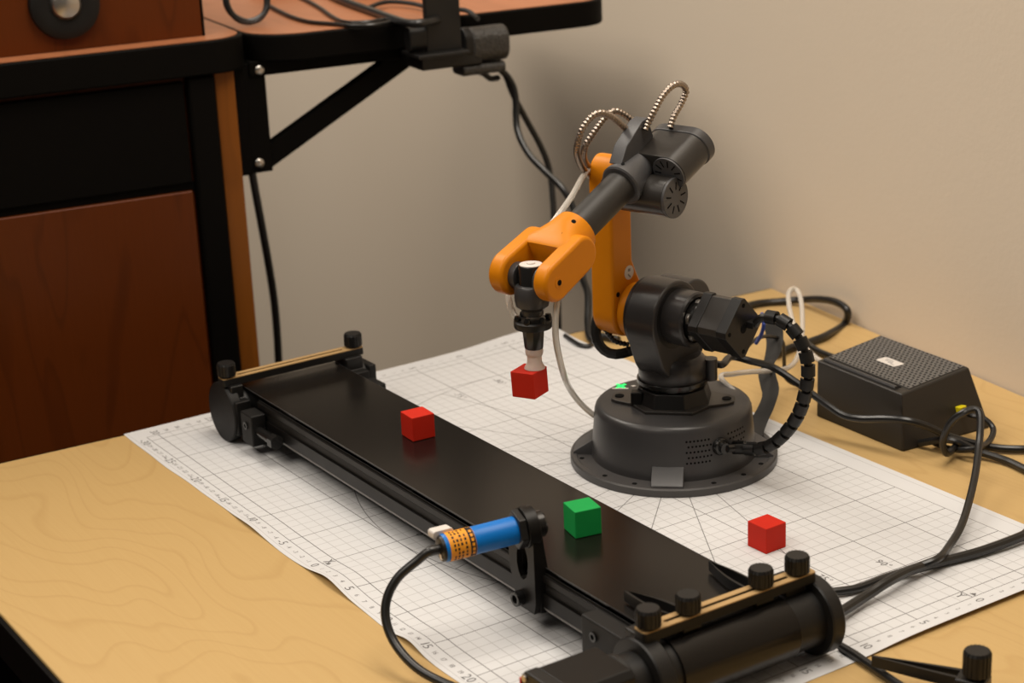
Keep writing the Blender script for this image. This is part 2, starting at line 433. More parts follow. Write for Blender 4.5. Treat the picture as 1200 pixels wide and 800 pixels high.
for sg_ in (-1, 1):
    yc = lambda y: y if sg_ < 0 else -40.1-y
    def rail(name, mat, ya, yb, za, zb, par, bev=.04):
        b = MB(); b.box((2.5, (yc(ya)+yc(yb))/2, (za+zb)/2), (50, abs(ya-yb), zb-za)); return b.build(name, MAT[mat], par, bev)
    r0 = rail('side_rail', 'matte', -24.50, -24.43, 1.62, 4.2, cv, .01)
    rail('upper_flange', 'black_metal', -24.68, -24.48, 3.62, 4.08, r0); rail('lower_flange', 'black_metal', -24.68, -24.48, 1.85, 2.85, r0)
    b = MB(); b.prism([(yc(-24.68), 1.85), (yc(-24.5), 1.55), (yc(-24.43), 1.55), (yc(-24.43), 1.85)], (0, 0, 0), V(0,1,0), ZZ, V(1,0,0), -22.5, 27.5); b.build('rail_foot', MAT['rail_foot'], r0)
b = MB(); b.box((2.2, -20.0, .16), (46, 5.8, .26)); b.build('base_strip', MAT['strip'], cv, .05)
for xx in (-18, 0, 18):
    b = MB(); b.box((xx, -20.05, 3.35), (3, 8.7, 1.6)); b.build('cross_member', MAT['black_metal'], cv, .05)
# end caps and plates
for (xx, ya, yb) in ((XR, -26.4, -25.25), (XR, -13.5, -12.5), (XL-.4, -26.2, -25.3)):
    rc = 1.9 if (xx < 0 and ya > -20) else 2.5
    b = MB(); b.lathe([(rc-.5, 0), (rc-.08, 0), (rc, .1), (rc, yb-ya-.1), (rc-.08, yb-ya), (.01, yb-ya)], (xx, ya, ZA), (0, 1, 0), 56); b.build('end_cap', MAT['matte' if xx < 0 else 'black'], cv)
def blk(name, x0, x1, y0, y1, z0, z1, mat='black', bev=.12):
    b = MB(); b.box(((x0+x1)/2, (y0+y1)/2, (z0+z1)/2), (x1-x0, y1-y0, z1-z0)); return b.build(name, MAT[mat], cv, bev)
blk('end_plate', -27.4, -24.0, -13.5, -12.8, .06, 4.2, 'matte')
def socket(par, x, y, z, sgn=-1, r=.32):
    b = MB(); b.ring(circ(r, 20), circ(r*.55, 20), (x, y, z), V(1,0,0), ZZ, V(0,1,0), -.12, .05)
    b.cyl((x, y+.02, z), (x, y+.06, z), r*.6, n=16); return b.build('socket_screw', MAT['black_gloss'], par)
for sgn, y0, y1 in ((-1, -26.0, -24.67), (1, -15.4, -13.6)):
    for (xa, xb, za, zb) in ((-25.3, -23.7, 1.0, 3.9), (-23.0, -21.0, .9, 3.5), (24.0 if sgn < 0 else 28.0, 29.4, 1.6, 4.2)):
        o = blk('bearing_block', xa, xb, y0, y1, za, zb, 'matte')
        if sgn < 0:
            b = MB(); xs = (xa+xb)/2 if xa < 0 else xa+1.3
            socket(o, xs, y0, (za+zb)/2+.3)
            if xa > 0: socket(o, xa+3.2, y0, za+1.1, r=.26)
    blk('lock_bracket', 28.2, 30.2, y0+.1, y1-.1, 4.2, 5.0, 'black'); blk('lock_bracket', -26.8, -24.6, y0+.1, y1-.1, 3.8, 5.0, 'black')
    yr = (y0+y1)/2
    b = MB(); b.cyl((-21.0, yr, 2.1), (-18.6, yr, 2.1), .42, n=20); b.cyl((-18.6, yr, 2.1), (-17.9, yr, 2.1), .62, n=6); b.build('tension_bolt', MAT['black_gloss'], cv)
# slotted cross bars with knobs
def knob(par, x, y, zc, hh=1.05, r=.76, name='knob', mat='black'):
    b = MB(); b.prism(gear(r), (x, y, zc), V(1,0,0), V(0,1,0), ZZ, -hh/2, hh/2-.18)
    b.prism(gear(r), (x, y, zc), V(1,0,0), V(0,1,0), ZZ, hh/2-.18, hh/2, .88); b.cyl((x, y, zc-hh/2-.25), (x, y, zc-hh/2), r*.6, n=20)
    return b.build(name, MAT[mat], par, ang=30)
def bar(xc, ya, yb, kn, slot):
    yc = (ya+yb)/2; o0 = (xc, yc, 0)
    out = rrect(1.15, yb-ya, .25, 7)
    inn = rrect(.26, slot[1]-slot[0], .125, 7, 0, (slot[0]+slot[1])/2-yc)
    b = MB(); b.ring(out, inn, o0, V(1,0,0), V(0,1,0), ZZ, 4.95, 5.53); o = b.build('cross_bar', MAT['matte'], cv)
    b = MB(); b.ring(rrect(1.12, yb-ya-.03, .25, 7), inn, o0, V(1,0,0), V(0,1,0), ZZ, 5.53, 5.6); b.build('top_veneer', MAT['tan'], o)
    for y in kn: knob(o, xc, y, 6.3)
    return o
rb = bar(30.0, -26.2, -13.15, (-25.5, -22.6, -17.1, -14.25), (-24.4, -15.0))
lb = bar(-25.6, -26.3, -13.3, (-25.7, -14.0), (-24.8, -15.0))
def fin(yk, dy, tip):
    """hollow curved guide finger lying just above the belt"""
    out = [(29.9, yk-.55), (29.9, yk+.55)]; inn = [(28.7, yk-.2), (28.7, yk+.2)]
    L = 9
    up = [(29.6+(tip[0]-29.6)*k/L, yk+.55+(tip[1]-yk-.55)*(k/L)**1.6+.12*math.sin(math.pi*k/L)) for k in range(L+1)]
    dn = [(29.6+(tip[0]-29.6)*k/L, yk-.55+(tip[1]-yk+.55)*(k/L)**1.0+.45*dy*math.sin(math.pi*k/L)) for k in range(L, -1, -1)]
    outl = up+dn
    cx = sum(p[0] for p in outl)/len(outl); cy = sum(p[1] for p in outl)/len(outl)
    inl = []
    for k, p in enumerate(outl):
        n_ = len(outl); q0, q1 = outl[k-1], outl[(k+1) % n_]; tx, ty = q1[0]-q0[0], q1[1]-q0[1]; l = math.hypot(tx, ty) or 1
        inl.append((p[0]*.93+cx*.07, cy+(p[1]-cy)*.72))
    b = MB(); b.ring(outl, inl, (0, 0, 0), V(1,0,0), V(0,1,0), ZZ, 4.68, 5.35)
    b.box((29.9, yk, 5.0), (1.0, 1.3, .7)); return b.build('guide_finger', MAT['black'], cv)
fin(-22.6, -.6, (25.0, -23.5)); fin(-17.1, -.6, (24.9, -16.9))
# drive motor at the near end
b = MB(); b.cyl((XR, -27.6, ZA), (XR, -26.4, ZA), 1.75, n=40); b.cyl((XR, -28.0, ZA), (XR, -27.6, ZA), 2.0, n=40); gm = b.build('gearbox', MAT['black'], cv, .06)
oct_ = lambda h, c: [(h, -h+c), (h, h-c), (h-c, h), (-h+c, h), (-h, h-c), (-h, -h+c), (-h+c, -h), (h-c, -h)]
b = MB(); b.prism(oct_(2.05, .4), (XR, 0, ZA-.05), V(1,0,0), ZZ, V(0,1,0), -32.0, -28.0); dm = b.build('drive_motor', MAT['black_metal'], cv, .08)
b = MB(); b.prism(oct_(2.1, .4), (XR, 0, ZA-.05), V(1,0,0), ZZ, V(0,1,0), -32.9, -32.0); b.build('motor_cover', MAT['black'], dm, .1)
for sx, zz_ in ((-1.7, 1.65), (1.7, 1.65)):
    b = MB(); b.cyl((XR+sx, -33.0, ZA-.05+zz_), (XR+sx, -32.9, ZA-.05+zz_), .22, n=16); b.build('motor_screw', MAT['steel'], dm)
b = MB(); b.box((XR-2.15, -32.7, ZA+1.2), (.15, .5, .5)); tag(b.build('motor_mark', MAT['red'], dm, .03), 'small red mark on the motor end')

# ------------------------------------------------------------------ cubes
def cube(name, label, c, ang, mat, tilt=None):
    a = math.radians(ang); ax = [V(math.cos(a), math.sin(a), 0), V(-math.sin(a), math.cos(a), 0), ZZ.copy()]
    if tilt:
        R = Matrix.Rotation(math.radians(tilt[1]), 3, Vector(tilt[0])); ax = [R @ q for q in ax]
    b = MB(); b.box(c, (1.88, 1.88, 1.88), ax)
    o = b.build(name, MAT[mat], None, .06, seg=3, origin=Vector(c)-ZZ*.94)
    return tag(o, label, 'cube', 'small painted wooden cubes')
cube('wooden_cube', 'small red cube resting on the white grid sheet', (16.92, -5.2, .945), 92, 'red')
cube('wooden_cube', 'small red cube riding on the black conveyor belt', (-6.57, -19.0, 4.56+.94), 87, 'red')
cube('wooden_cube', 'small green cube riding on the black conveyor belt', (15.1, -19.42, 4.56+.94), 79, 'green')
cube('wooden_cube', 'small red cube hanging in the air from the suction cup', (3.93, -15.76, 11.02), 24+90, 'red', ((.775, -.585, 0), 2.5))

# ------------------------------------------------------------------ robot arm
rob = thing('robot_arm', 'orange and charcoal desktop robot arm with suction tool on a round base', 'robot arm', (0, 0, 0))
PH = math.radians(-75); FW = V(math.cos(PH), math.sin(PH), 0); PP = V(-math.sin(PH), math.cos(PH), 0)
def RP(r, s, z): return FW*r+PP*s+ZZ*z
def rpx(px, py, s): return onp(px, py, PP*s, PP)
def polar(r, az, z): a = math.radians(az); return V(r*math.cos(a), r*math.sin(a), z)
b = MB(); b.lathe([(8.05, 0.03), (8.05, .55), (7.95, .66), (7.6, .66), (7.5, .58), (6.4, .58), (6.3, .03)], (0, 0, 0), ZZ, 96); bf = b.build('base_flange', MAT['flange'], rob)
for az in (-84, -62, -14, 8, 28, 72, 118, 162, -152, -116):
    p = polar(7.25, az, .57); b = MB(); b.cyl(p, p+ZZ*.03, .2, n=14); b.build('bolt_hole', MAT['hole'], bf)
b = MB(); b.lathe([(6.45, .1), (6.4, .6), (6.08, 4.2), (5.98, 4.5), (5.8, 4.68), (5.55, 4.75), (.01, 4.75)], (0, 0, 0), ZZ, 96); bh = b.build('base_housing', MAT['grey'], rob)
for az in (-42, 48, 138, -132):
    d = polar(1, az, 0); sd = V(-d.y, d.x, 0)
    b = MB(); b.prism([(6.1, .3), (7.75, .3), (7.75, .8), (6.28, 1.75), (6.1, 1.75)], (0, 0, 0), d, ZZ, sd, -1.2, 1.2); b.build('base_tab', MAT['grey_light'], bf, .06)
# ventilation dots
def dots(b, az0, az1, z0, nc, nr, st=0):
    for i in range(nc):
        for j in range(nr):
            az = az0+(az1-az0)*(i+(.5 if j % 2 else 0))/nc; z = z0-j*.42; R_ = 6.4-(z-.6)*.0889
            p = polar(R_, az, z); d = polar(1, az, 0); b.cyl(p-d*.03, p+d*.012, .085, n=8)
b = MB(); dots(b, -29, -10, 3.65, 7, 5); dots(b, 4, 24, 3.7, 6, 4)
tag(b.build('vent_hole', MAT['hole'], bh), kind='stuff')
p = polar(6.12, -4, 2.95); d = polar(1, -4, 0)
b = MB(); b.lathe([(.68, 0), (.68, .25), (.6, .4), (.42, .45), (.42, .8)], p, d, 28); b.build('cable_gland', MAT['black_gloss'], bh)
# LED logo: two crossed bars
c = V(-5.1, -1.2, 4.765)
b = MB(); 
for a in (35, -35):
    a_ = math.radians(a-40); u = V(math.cos(a_), math.sin(a_), 0); v = V(-u.y, u.x, 0); b.box(c, (1.15, .26, .03), (u, v, ZZ))
b.build('status_led', MAT['led'], bh)
u = polar(1, -40+90, 0); b = MB(); b.box(c+polar(.55, -42, 0)-ZZ*.005, (1.3, .25, .03), (u, polar(1, -40, 0), ZZ)); b.box(c+u*1.0, (.3, .3, .03)); b.build('led_window', MAT['white_pl'], bh)
# turntable bracket with two ears
u = polar(1, 46, 0); v = polar(1, 136, 0)
ear = [(4.75, -.55), (4.75, .55), (4.3, 1.0), (3.0, 1.6), (1.6, 3.1), (-1.6, 3.1), (-3.0, 1.6), (-4.3, 1.0), (-4.75, .55), (-4.75, -.55), (-4.3, -1.0), (-3.0, -1.6), (-1.8, -3.3), (1.8, -3.3), (3.0, -1.6), (4.3, -1.0)]
b = MB(); b.prism(ear, (0, 0, 0), u, v, ZZ, 4.72, 4.98); tt = b.build('turntable_plate', MAT['housing'], rob, .05)
for sx in (-1, 1):
    b = MB(); b.cyl(u*(4.15*sx)+ZZ*4.98, u*(4.15*sx)+ZZ*5.04, .36, n=18); b.build('plate_screw', MAT['hole'], tt)
b = MB(); b.prism([(3.15*math.cos(math.radians(22.5+45*k+46)), 3.15*math.sin(math.radians(22.5+45*k+46))) for k in range(8)], (0, 0, 0), V(1,0,0), V(0,1,0), ZZ, 4.9, 6.1, .88); b.box(u*-2.6+v*-1.4+ZZ*5.4, (.9, .9, 1.1), (u, v, ZZ)); b.build('turntable_boss', MAT['black'], rob, .1)
b = MB(); b.cyl((0, 0, 6.0), (0, 0, 6.5), 2.35, n=48); b.cyl((0, 0, 6.4), (0, 0, 6.75), 2.75, n=48); b.build('turntable_pulley', MAT['black_gloss'], rob, .04)
b = MB(); b.lathe([(2.55, 6.65), (2.62, 6.8), (2.62, 8.0), (2.5, 8.3), (2.2, 8.6)], (0, 0, 0), ZZ, 56); b.cyl(polar(2.9, 48, 6.5), polar(2.9, 48, 8.2), .55, n=20); b.build('neck', MAT['drum'], rob)
# shoulder drum
drum = hull2((1.25, 11.9), 2.95, (.75, 9.6), 2.6, 26)
b = MB(); b.prism(drum, (0, 0, 0), FW, ZZ, PP, -1.3, 1.4); sd_ = b.build('shoulder_drum', MAT['drum'], rob, .18, seg=3)
b = MB(); b.prism(hull2((1.25, 12.0), 2.75, (.8, 10.0), 2.2, 26), (0, 0, 0), FW, ZZ, PP, -1.55, 1.3); b.cyl(RP(1.25, 1.3, 12.1), RP(1.25, 1.42, 12.1), 2.45, n=44); b.build('drum_recess', MAT['black'], sd_)
b = MB(); b.prism(hull2((-1.4, 12.1), 2.2, (-.6, 9.2), 2.0, 22), (0, 0, 0), FW, ZZ, PP, -1.9, 1.2); b.build('rear_pod', MAT['drum'], rob, .2, seg=3)
b = MB(); b.lathe([(2.05, 1.3), (2.12, 1.45), (2.12, 3.1), (2.0, 3.25), (1.75, 3.25), (1.7, 2.6)], RP(1.2, 0, 12.15), PP, 48); b.build('shoulder_sleeve', MAT['drum'], rob)
b = MB(); b.cyl(RP(1.2, 2.5, 12.15), RP(1.2, 4.1, 12.15), 1.5, n=32); cpl = b.build('shaft_coupling', MAT['black_gloss'], rob, .05)
for k in range(5):
    a = math.radians(20+72*k); b = MB(); b.cyl(RP(1.2+1.15*math.cos(a), 3.3, 12.15+1.15*math.sin(a)), RP(1.2+1.15*math.cos(a), 3.6, 12.15+1.15*math.sin(a)), .5, n=12); b.build('coupling_screw', MAT['steel'], cpl)
q45 = (FW*.7071+ZZ*.7071, FW*-.7071+ZZ*.7071)
mc = RP(1.1, 0, 12.2)
def mot(name, h, c, s0, s1, mat, par):
    b = MB(); b.prism(oct_(h, c), mc, q45[0], q45[1], PP, s0, s1); return b.build(name, MAT[mat], par, .05)
sm = mot('shoulder_motor', 1.68, .34, 4.7, 6.5, 'housing', rob)
mot('motor_flange', 1.75, .3, 3.95, 4.75, 'black', sm); mot('motor_cap', 1.75, .3, 6.45, 7.35, 'black', sm)
b = MB(); b.cyl(mc+PP*7.35, mc+PP*7.38, .35, n=20)
for sx in (-1, 1):
    for sy in (-1, 1): b.cyl(mc+q45[0]*(1.25*sx)+q45[1]*(1.25*sy)+PP*7.35, mc+q45[0]*(1.25*sx)+q45[1]*(1.25*sy)+PP*7.38, .17, n=12)
b.build('cap_hole', MAT['hole'], sm)
b = MB(); b.box(mc+PP*7.6+ZZ*.2+FW*-.8, (.7, .9, .5), (PP, FW, ZZ)); b.build('motor_plug', MAT['black'], sm, .05)
# upper arm
P = [(3.95, 12.6), (3.95, 22.5)]
P += [(2.7+1.25*math.cos(math.radians(k)), 22.6+1.65*math.sin(math.radians(k))) for k in range(8, 173, 12)]
P += [(1.42, 22.4), (1.42, 16.0), (.9, 14.9), (.2, 13.6)]
P += [(1.95+2.02*math.cos(math.radians(k)), 12.1+2.05*math.sin(math.radians(k))) for k in range(160, 365, 12)]
b = MB(); b.prism(P, (0, 0, 0), FW, ZZ, PP, -4.65, -2.5); ua = b.build('upper_arm', MAT['orange'], rob, .28, seg=3)
b = MB(); b.cyl(RP(1.5, -2.5, 12.1), RP(1.5, -1.5, 12.1), 2.1, n=40); b.build('arm_boss', MAT['orange'], ua, .05)
b = MB(); b.cyl(RP(3.35, -2.5, 13.7), RP(3.35, -2.47, 13.7), .2, n=16); b.build('arm_hole', MAT['hole'], ua)
b = MB(); b.prism(circ(.55, 24), RP(1.95, -2.485, 15.1), FW, ZZ, PP, -.01, .01); st = b.build('sticker', MAT['white_pl'], ua)
b = MB(); b.box(RP(1.95, -2.47, 15.3), (.28, .01, .22), (FW, PP, ZZ)); b.box(RP(1.95, -2.47, 14.85), (.4, .01, .12), ((FW+ZZ).normalized(), PP, (ZZ-FW).normalized())); b.build('sticker_print', MAT['ink_grey'], st)
# elbow motor housing (axis along the joint) with slotted end
def slots(name, c, e1, e2, ax, r0, r1, par, n=9):
    b = MB()
    for k in range(n):
        a = 2*math.pi*k/n+.2; d = e1*math.cos(a)+e2*math.sin(a); sd2 = ax.cross(d)
        b.box(c+d*((r0+r1)/2), (r1-r0, .09, .03), (d, sd2, ax))
    return b.build(name, MAT['hole'], par)
EJ = (3.75, 22.05)
b = MB(); b.lathe([(1.5, -2.5), (1.5, 3.1)], RP(EJ[0], 0, EJ[1]), PP, 44); eh = b.build('elbow_housing', MAT['housing'], rob, .06)
b = MB(); b.prism(circ(1.5, 36, EJ[0], EJ[1]), (0, 0, 0), FW, ZZ, PP, 3.1, 3.35); b.build('end_plate', MAT['grey_light'], eh, .05)
slots('vent_slot', RP(EJ[0], 3.36, EJ[1]), FW, ZZ, PP, .6, 1.15, eh)
b = MB(); b.box(RP(EJ[0]-1.3, 1.2, EJ[1]+.8), (2.0, 2.6, 1.8), (FW, PP, ZZ)); b.build('circuit_bay', MAT['black_gloss'], eh, .1)
# forearm, axis AX pointing down toward the wrist
AX = (FW*.92+ZZ*-.39).normalized(); UP = PP.cross(AX)*-1
if UP.z < 0: UP = -UP
def FA(q, s, u): return RP(5.6, 0, 23.06)+AX*q+PP*s+UP*u
def stad(s0, s1, r, n=18): return hull2((s0, 0), r, (s1, 0), r, n)
b = MB(); b.prism(stad(.2, 2.6, 1.38), FA(0, 0, -.2), PP, UP, AX, -5.3, -2.2); fh = b.build('forearm_housing', MAT['housing'], rob, .06)
b = MB(); b.prism(stad(.2, 2.6, 1.46), FA(0, 0, -.2), PP, UP, AX, -6.1, -5.25); b.build('rear_cover', MAT['grey'], fh, .12, seg=3)
b = MB(); b.prism(circ(1.34, 36, 2.6, 0), FA(0, 0, -.2), PP, UP, AX, -2.2, -2.05); b.build('front_disc', MAT['grey_light'], fh, .03)
slots('vent_slot', FA(-2.04, 2.6, -.2), PP, UP, AX, .6, 1.15, fh, 11)
b = MB(); b.lathe([(1.15, -3.1), (1.2, -2.2), (1.42, -.8), (1.6, -.1), (1.62, .2), (1.5, .3)], FA(0, 0, 0), AX, 44); fc = b.build('forearm_collar', MAT['grey_light'], rob)
b = MB(); b.prism([(-.2, 1.5), (-1.3, 2.35), (-3.6, 3.0), (-4.3, 2.9), (-4.3, 1.2), (-1.5, .9)], FA(0, 0, 0), AX, UP, PP, -.95, .2); b.build('clamp_wedge', MAT['grey_light'], fc, .08)
b = MB(); p_ = FA(-.3, .3, 1.55); b.cyl(p_, p_+UP*.04, .14, n=12); b.build('collar_screw', MAT['hole'], fc)
b = MB(); b.lathe([(1.2, .2), (1.2, 6.6)], FA(0, 0, 0), AX, 40); b.build('forearm_tube', MAT['tube'], rob)
# wrist fork
def loft(sec, n=40):
    b = MB(); v = []; f = []
    for q, ws, wu, e in sec:
        for k in range(n):
            a = 2*math.pi*k/n; c, s_ = math.cos(a), math.sin(a)
            v.append(FA(q, math.copysign(abs(c)**(2/e), c)*ws, math.copysign(abs(s_)**(2/e), s_)*wu))
    m_ = len(sec)
    for i in range(m_-1):
        for k in range(n): f.append((i*n+k, i*n+(k+1) % n, (i+1)*n+(k+1) % n, (i+1)*n+k))
    f += [tuple(range(n))[::-1], tuple(range((m_-1)*n, m_*n))]
    return b.add(v, f)
b = loft([(5.75, 1.5, 1.5, 2), (5.85, 1.65, 1.65, 2), (7.0, 1.75, 1.7, 2.2), (7.8, 2.1, 1.6, 2.8), (8.4, 2.4, 1.5, 4), (9.15, 2.45, 1.4, 5), (9.3, 2.35, 1.3, 5)])
wf = b.build('wrist_fork', MAT['orange'], rob, ang=50)
for s0, s1 in ((1.3, 2.55), (-2.65, -1.35)):
    b = MB(); b.prism(hull2((8.2, 0), 1.35, (11.3, 0), 1.4 if s0 > 0 else 1.55, 18), FA(0, 0, 0), AX, UP, PP, s0, s1); b.build('fork_prong', MAT['orange'], wf, .3, seg=4)
b = MB(); b.cyl(FA(11.3, 2.55, 0), FA(11.3, 2.58, 0), .42, n=20); b.build('pivot_ring', MAT['orange'], wf)
for (q, s_, u_) in ((11.3, 2.58, 0),):
    b = MB(); b.cyl(FA(q, s_, u_), FA(q, s_+.03, u_), .2, n=14); b.build('pivot_screw', MAT['hole'], wf)
for q, a in ((6.6, 60), (8.0, 55)):
    a_ = math.radians(a); d = PP*math.cos(a_)+UP*math.sin(a_); r_ = 1.69 if q < 7 else 1.72
    b = MB(); b.cyl(FA(q, 0, 0)+d*r_, FA(q, 0, 0)+d*(r_+.05), .17, n=14); b.build('fork_hole', MAT['hole'], wf)
# tool
TR = 15.95
def TP(z, r=0, s=0): return RP(TR+r, s, z)
b = MB(); b.lathe([(.82, 17.2), (.9, 17.3), (.9, 19.4), (.84, 19.5)], TP(0), ZZ, 36); tm = b.build('tool_motor', MAT['black_gloss'], rob)
b = MB(); b.lathe([(.8, 19.5), (.8, 19.56), (.3, 19.58), (.28, 19.66)], TP(0), ZZ, 32); b.build('motor_disc', MAT['white_pl'], tm)
b = MB(); b.lathe([(.75, 15.9), (.8, 16.3), (1.15, 16.6), (1.22, 17.0), (1.22, 17.9), (1.1, 18.1), (.92, 18.15)], TP(0), ZZ, 36); b.cyl(TP(18.55, 0, -1.5), TP(18.55, 0, -.85), .95, n=28); b.cyl(TP(18.55, 0, .85), TP(18.55, 0, 1.3), .95, n=28)
b.build('tool_holder', MAT['grey'], rob, .05)
b = MB(); b.lathe([(.7, 15.0), (1.3, 15.0), (1.35, 15.1), (1.35, 15.45), (1.25, 15.55), (.7, 15.6)], TP(0), ZZ, 32)
tr_ = b.build('tool_ring', MAT['black'], rob)
for k in range(6):
    a = math.radians(20+60*k); p_ = TP(15.5, 1.08*math.cos(a), 1.08*math.sin(a)); b = MB(); b.lathe([(.24, 0), (.26, .1), (.2, .38), (.05, .42)], p_, ZZ, 14); b.build('ring_knob', MAT['black_gloss'], tr_)
b = MB(); b.cyl(TP(15.3, -.2, -1.3), TP(15.3, -.2, -1.75), .2, n=14); b.build('hose_barb', MAT['black'], tr_)
b = MB(); b.lathe([(.62, 13.45), (.68, 13.55), (.78, 14.6), (.82, 15.0)], TP(0), ZZ, 10); b.build('suction_adapter', MAT['housing'], rob, .03)
b = MB(); b.lathe([(.35, 13.5), (.62, 13.45), (.64, 13.2), (.6, 13.0), (.52, 12.9), (.52, 12.5), (.58, 12.3), (.72, 12.08), (.74, 12.0), (.66, 11.98)], TP(0), ZZ, 32); b.build('suction_cup', MAT['silicone'], rob)
# ribbed metal conduits
def conduit(pts, name='metal_conduit', r=.25, mat='conduit'):
    P_ = resample(smooth_path(pts, 14), .068); b = MB(); b.sweep(P_, lambda i: r*(1, 1, .76, .76)[i % 4], 12); return b.build(name, MAT[mat], rob, ang=60)
conduit([rpx(x, y, s) for x, y, s in ((700, 212, -5.3), (684, 199, -4.2), (676, 179, -2.8), (680, 157, -2.0), (691, 139, -1.6), (704, 132, -1.2), (719, 138, -1.0), (736, 153, -.9))])
conduit([rpx(x, y, s) for x, y, s in ((700, 206, -5.4), (686, 190, -4.4), (685, 174, -3.4), (694, 158, -2.8), (708, 139, -2.4), (720, 130, -2.0), (733, 135, -1.6), (746, 146, -1.2))])
conduit([rpx(x, y, s) for x, y, s in ((756, 152, .4), (760, 144, .5), (767, 130, .8), (777, 112, 1.0), (789, 100, 1.2), (799, 99, 1.2), (804, 107, 1.1), (798, 122, 1.0), (790, 136, 1.0), (785, 150, 1.0))])
conduit([rpx(x, y, s) for x, y, s in ((706, 372, -4.0), (709, 384, -4.0), (714, 392, -3.8), (722, 400, -3.4), (738, 404, -2.6))], r=.22, mat='black_gloss')
P_ = resample(smooth_path([rpx(x, y, s) for x, y, s in ((704, 362, -4.6), (700, 375, -4.8), (698, 388, -4.8), (700, 400, -4.6), (709, 411, -4.2), (722, 415, -3.4), (740, 411, -2.6), (756, 404, -1.2))], 10), .5)
b = MB(); b.sweep(P_, .42, 8); lw = b.build('arm_cable_wrap', MAT['black'], rob, ang=20)
# segmented wrap from the shoulder motor to the base
path = smooth_path([mc+PP*7.8+FW*-.8+ZZ*.2] + [onp(x, y, V(8.4, 1.6, 0), (-.34, .94, 0)) for x, y in ((893, 372), (913, 374), (930, 387), (941, 405), (947, 430), (944, 458), (936, 484), (921, 506), (903, 521), (886, 526), (868, 524))] + [polar(6.9, -4, 2.95)], 8)
P_ = resample(path, .12)
b = MB(); b.sweep(P_, .3, 10); b.build('wrapped_cable', MAT['cable'], rob)
seg = None; P2 = resample(path, 1.02)
segm = None
for i in range(2, len(P2)-1):
    z_ = (P2[i+1]-P2[i-1]).normalized(); ctr = P2[i]
    outw = (ctr-V(8.5, 1.7, 7.2)); x_ = (outw-z_*outw.dot(z_)).normalized(); y_ = z_.cross(x_)
    if segm is None:
        b = MB(); n_ = 16
        arc_o = [(.52*math.cos(a), .52*math.sin(a)) for a in [math.radians(-150+300*k/n_) for k in range(n_+1)]]
        arc_i = [(.36*math.cos(a), .36*math.sin(a)) for a in [math.radians(150-300*k/n_) for k in range(n_+1)]]
        b.prism(arc_o+arc_i, (0, 0, 0), V(1,0,0), V(0,1,0), ZZ, -.40, .40)
        o = b.build('wrap_segment', MAT['black'], rob, ang=30); segm = o
        for v_ in o.data.vertices: pass
    else:
        o = segm.copy(); COL.objects.link(o); o.parent = rob
    o.name = 'wrap_segment'
    M_ = Matrix((x_, y_, z_)).transposed().to_4x4(); M_.translation = ctr*S; o.matrix_local = M_
# air hoses
def hose(pts, par, r=.235, name='air_hose', mat='hose', sub=10):
    b = MB(); b.sweep(smooth_path(pts, sub), r, 10); return b.build(name, MAT[mat], par)
hose([rpx(x, y, s) for x, y, s in ((710, 212, -5.3), (700, 203, -5.1), (690, 199, -4.7), (682, 209, -3.8), (670, 230, -2.8), (650, 258, -2.4), (628, 285, -3.1), (606, 318, -3.4), (597, 340, -3.0), (597, 354, -2.6), (601, 366, -2.2), (609, 377, -1.6))], rob)
hose([rpx(655, 338, 1.6), rpx(653, 352, 1.9), rpx(651, 375, 1.9), rpx(652, 402, 1.5), rpx(660, 437, .3), CAM+ray(668, 456)*136.0, CAM+ray(680, 472)*140.0, CAM+ray(694, 485)*142.5, CAM+ray(703, 490)*143.0], rob)

# ------------------------------------------------------------------ photoelectric sensor on the conveyor side
sen = thing('photoelectric_sensor', 'blue cylindrical sensor with orange label on a black bracket beside the conveyor', 'sensor', (16.6, -25, 1.5))
SX, SZ = 16.9, 7.05; SA = (V(16.0, -30.8, 6.9)-V(17.0, -25.0, 7.1)).normalized(); S0 = V(17.0, -25.0, 7.1)
YD = V(0, 1, 0)
out = [(15.2, 4.2), (15.9, 1.75), (16.4, 1.45), (17.9, 1.45), (18.1, 2.2), (18.1, 6.4), (18.05, 7.4), (17.75, 8.1), (17.2, 8.4), (16.6, 8.4), (16.0, 8.0), (15.6, 7.2), (15.25, 6.0)]
def scale_to(P, c, n):   # resample closed polygon
    return P
slot_ = [(16.75+.62*math.cos(2*math.pi*k/13), 4.75+1.25*math.sin(2*math.pi*k/13)) for k in range(13)]
# order inner loop to follow outer loop by angle
def bytheta(P, c): return sorted(P, key=lambda p: math.atan2(p[1]-c[1], p[0]-c[0]))
oo = bytheta(out, (16.75, 4.75)); ii = bytheta(slot_, (16.75, 4.75))
b = MB(); b.ring(oo, ii, (0, 0, 0), V(1,0,0), ZZ, YD, -25.3, -24.85); br = b.build('bracket_plate', MAT['black_metal'], sen, .04)
b = MB(); b.prism([(-24.9, 1.45), (-23.75+-.0, 1.45), (-24.25, 1.5), (-24.25, 4.3), (-24.6, 6.8), (-24.9, 7.6)], (0, 0, 0), YD, ZZ, V(1,0,0), 17.65, 18.1)
b.prism([(-24.9, 1.45), (-24.25, 1.45), (-24.25, 4.3), (-24.6, 6.6), (-24.9, 7.4)], (0, 0, 0), YD, ZZ, V(1,0,0), 15.9, 16.2)
b.box((17, -24.58, 2.4), (2.0, .66, 1.9)); b.build('bracket_foot', MAT['black_metal'], sen, .03)
b = MB(); b.ring(circ(.5, 24), circ(.26, 24), (16.5, 0, 2.15), V(1,0,0), ZZ, YD, -25.85, -25.25); b.cyl((16.5, -25.6, 2.15), (16.5, -25.3, 2.15), .3, n=20); b.build('bracket_bolt', MAT['black_gloss'], sen, .05)
b = MB(); b.lathe([(.86, .1), (.88, .3), (.88, 5.6), (.82, 5.7)], S0, SA, 40); sb = b.build('sensor_barrel', MAT['blue'], sen)
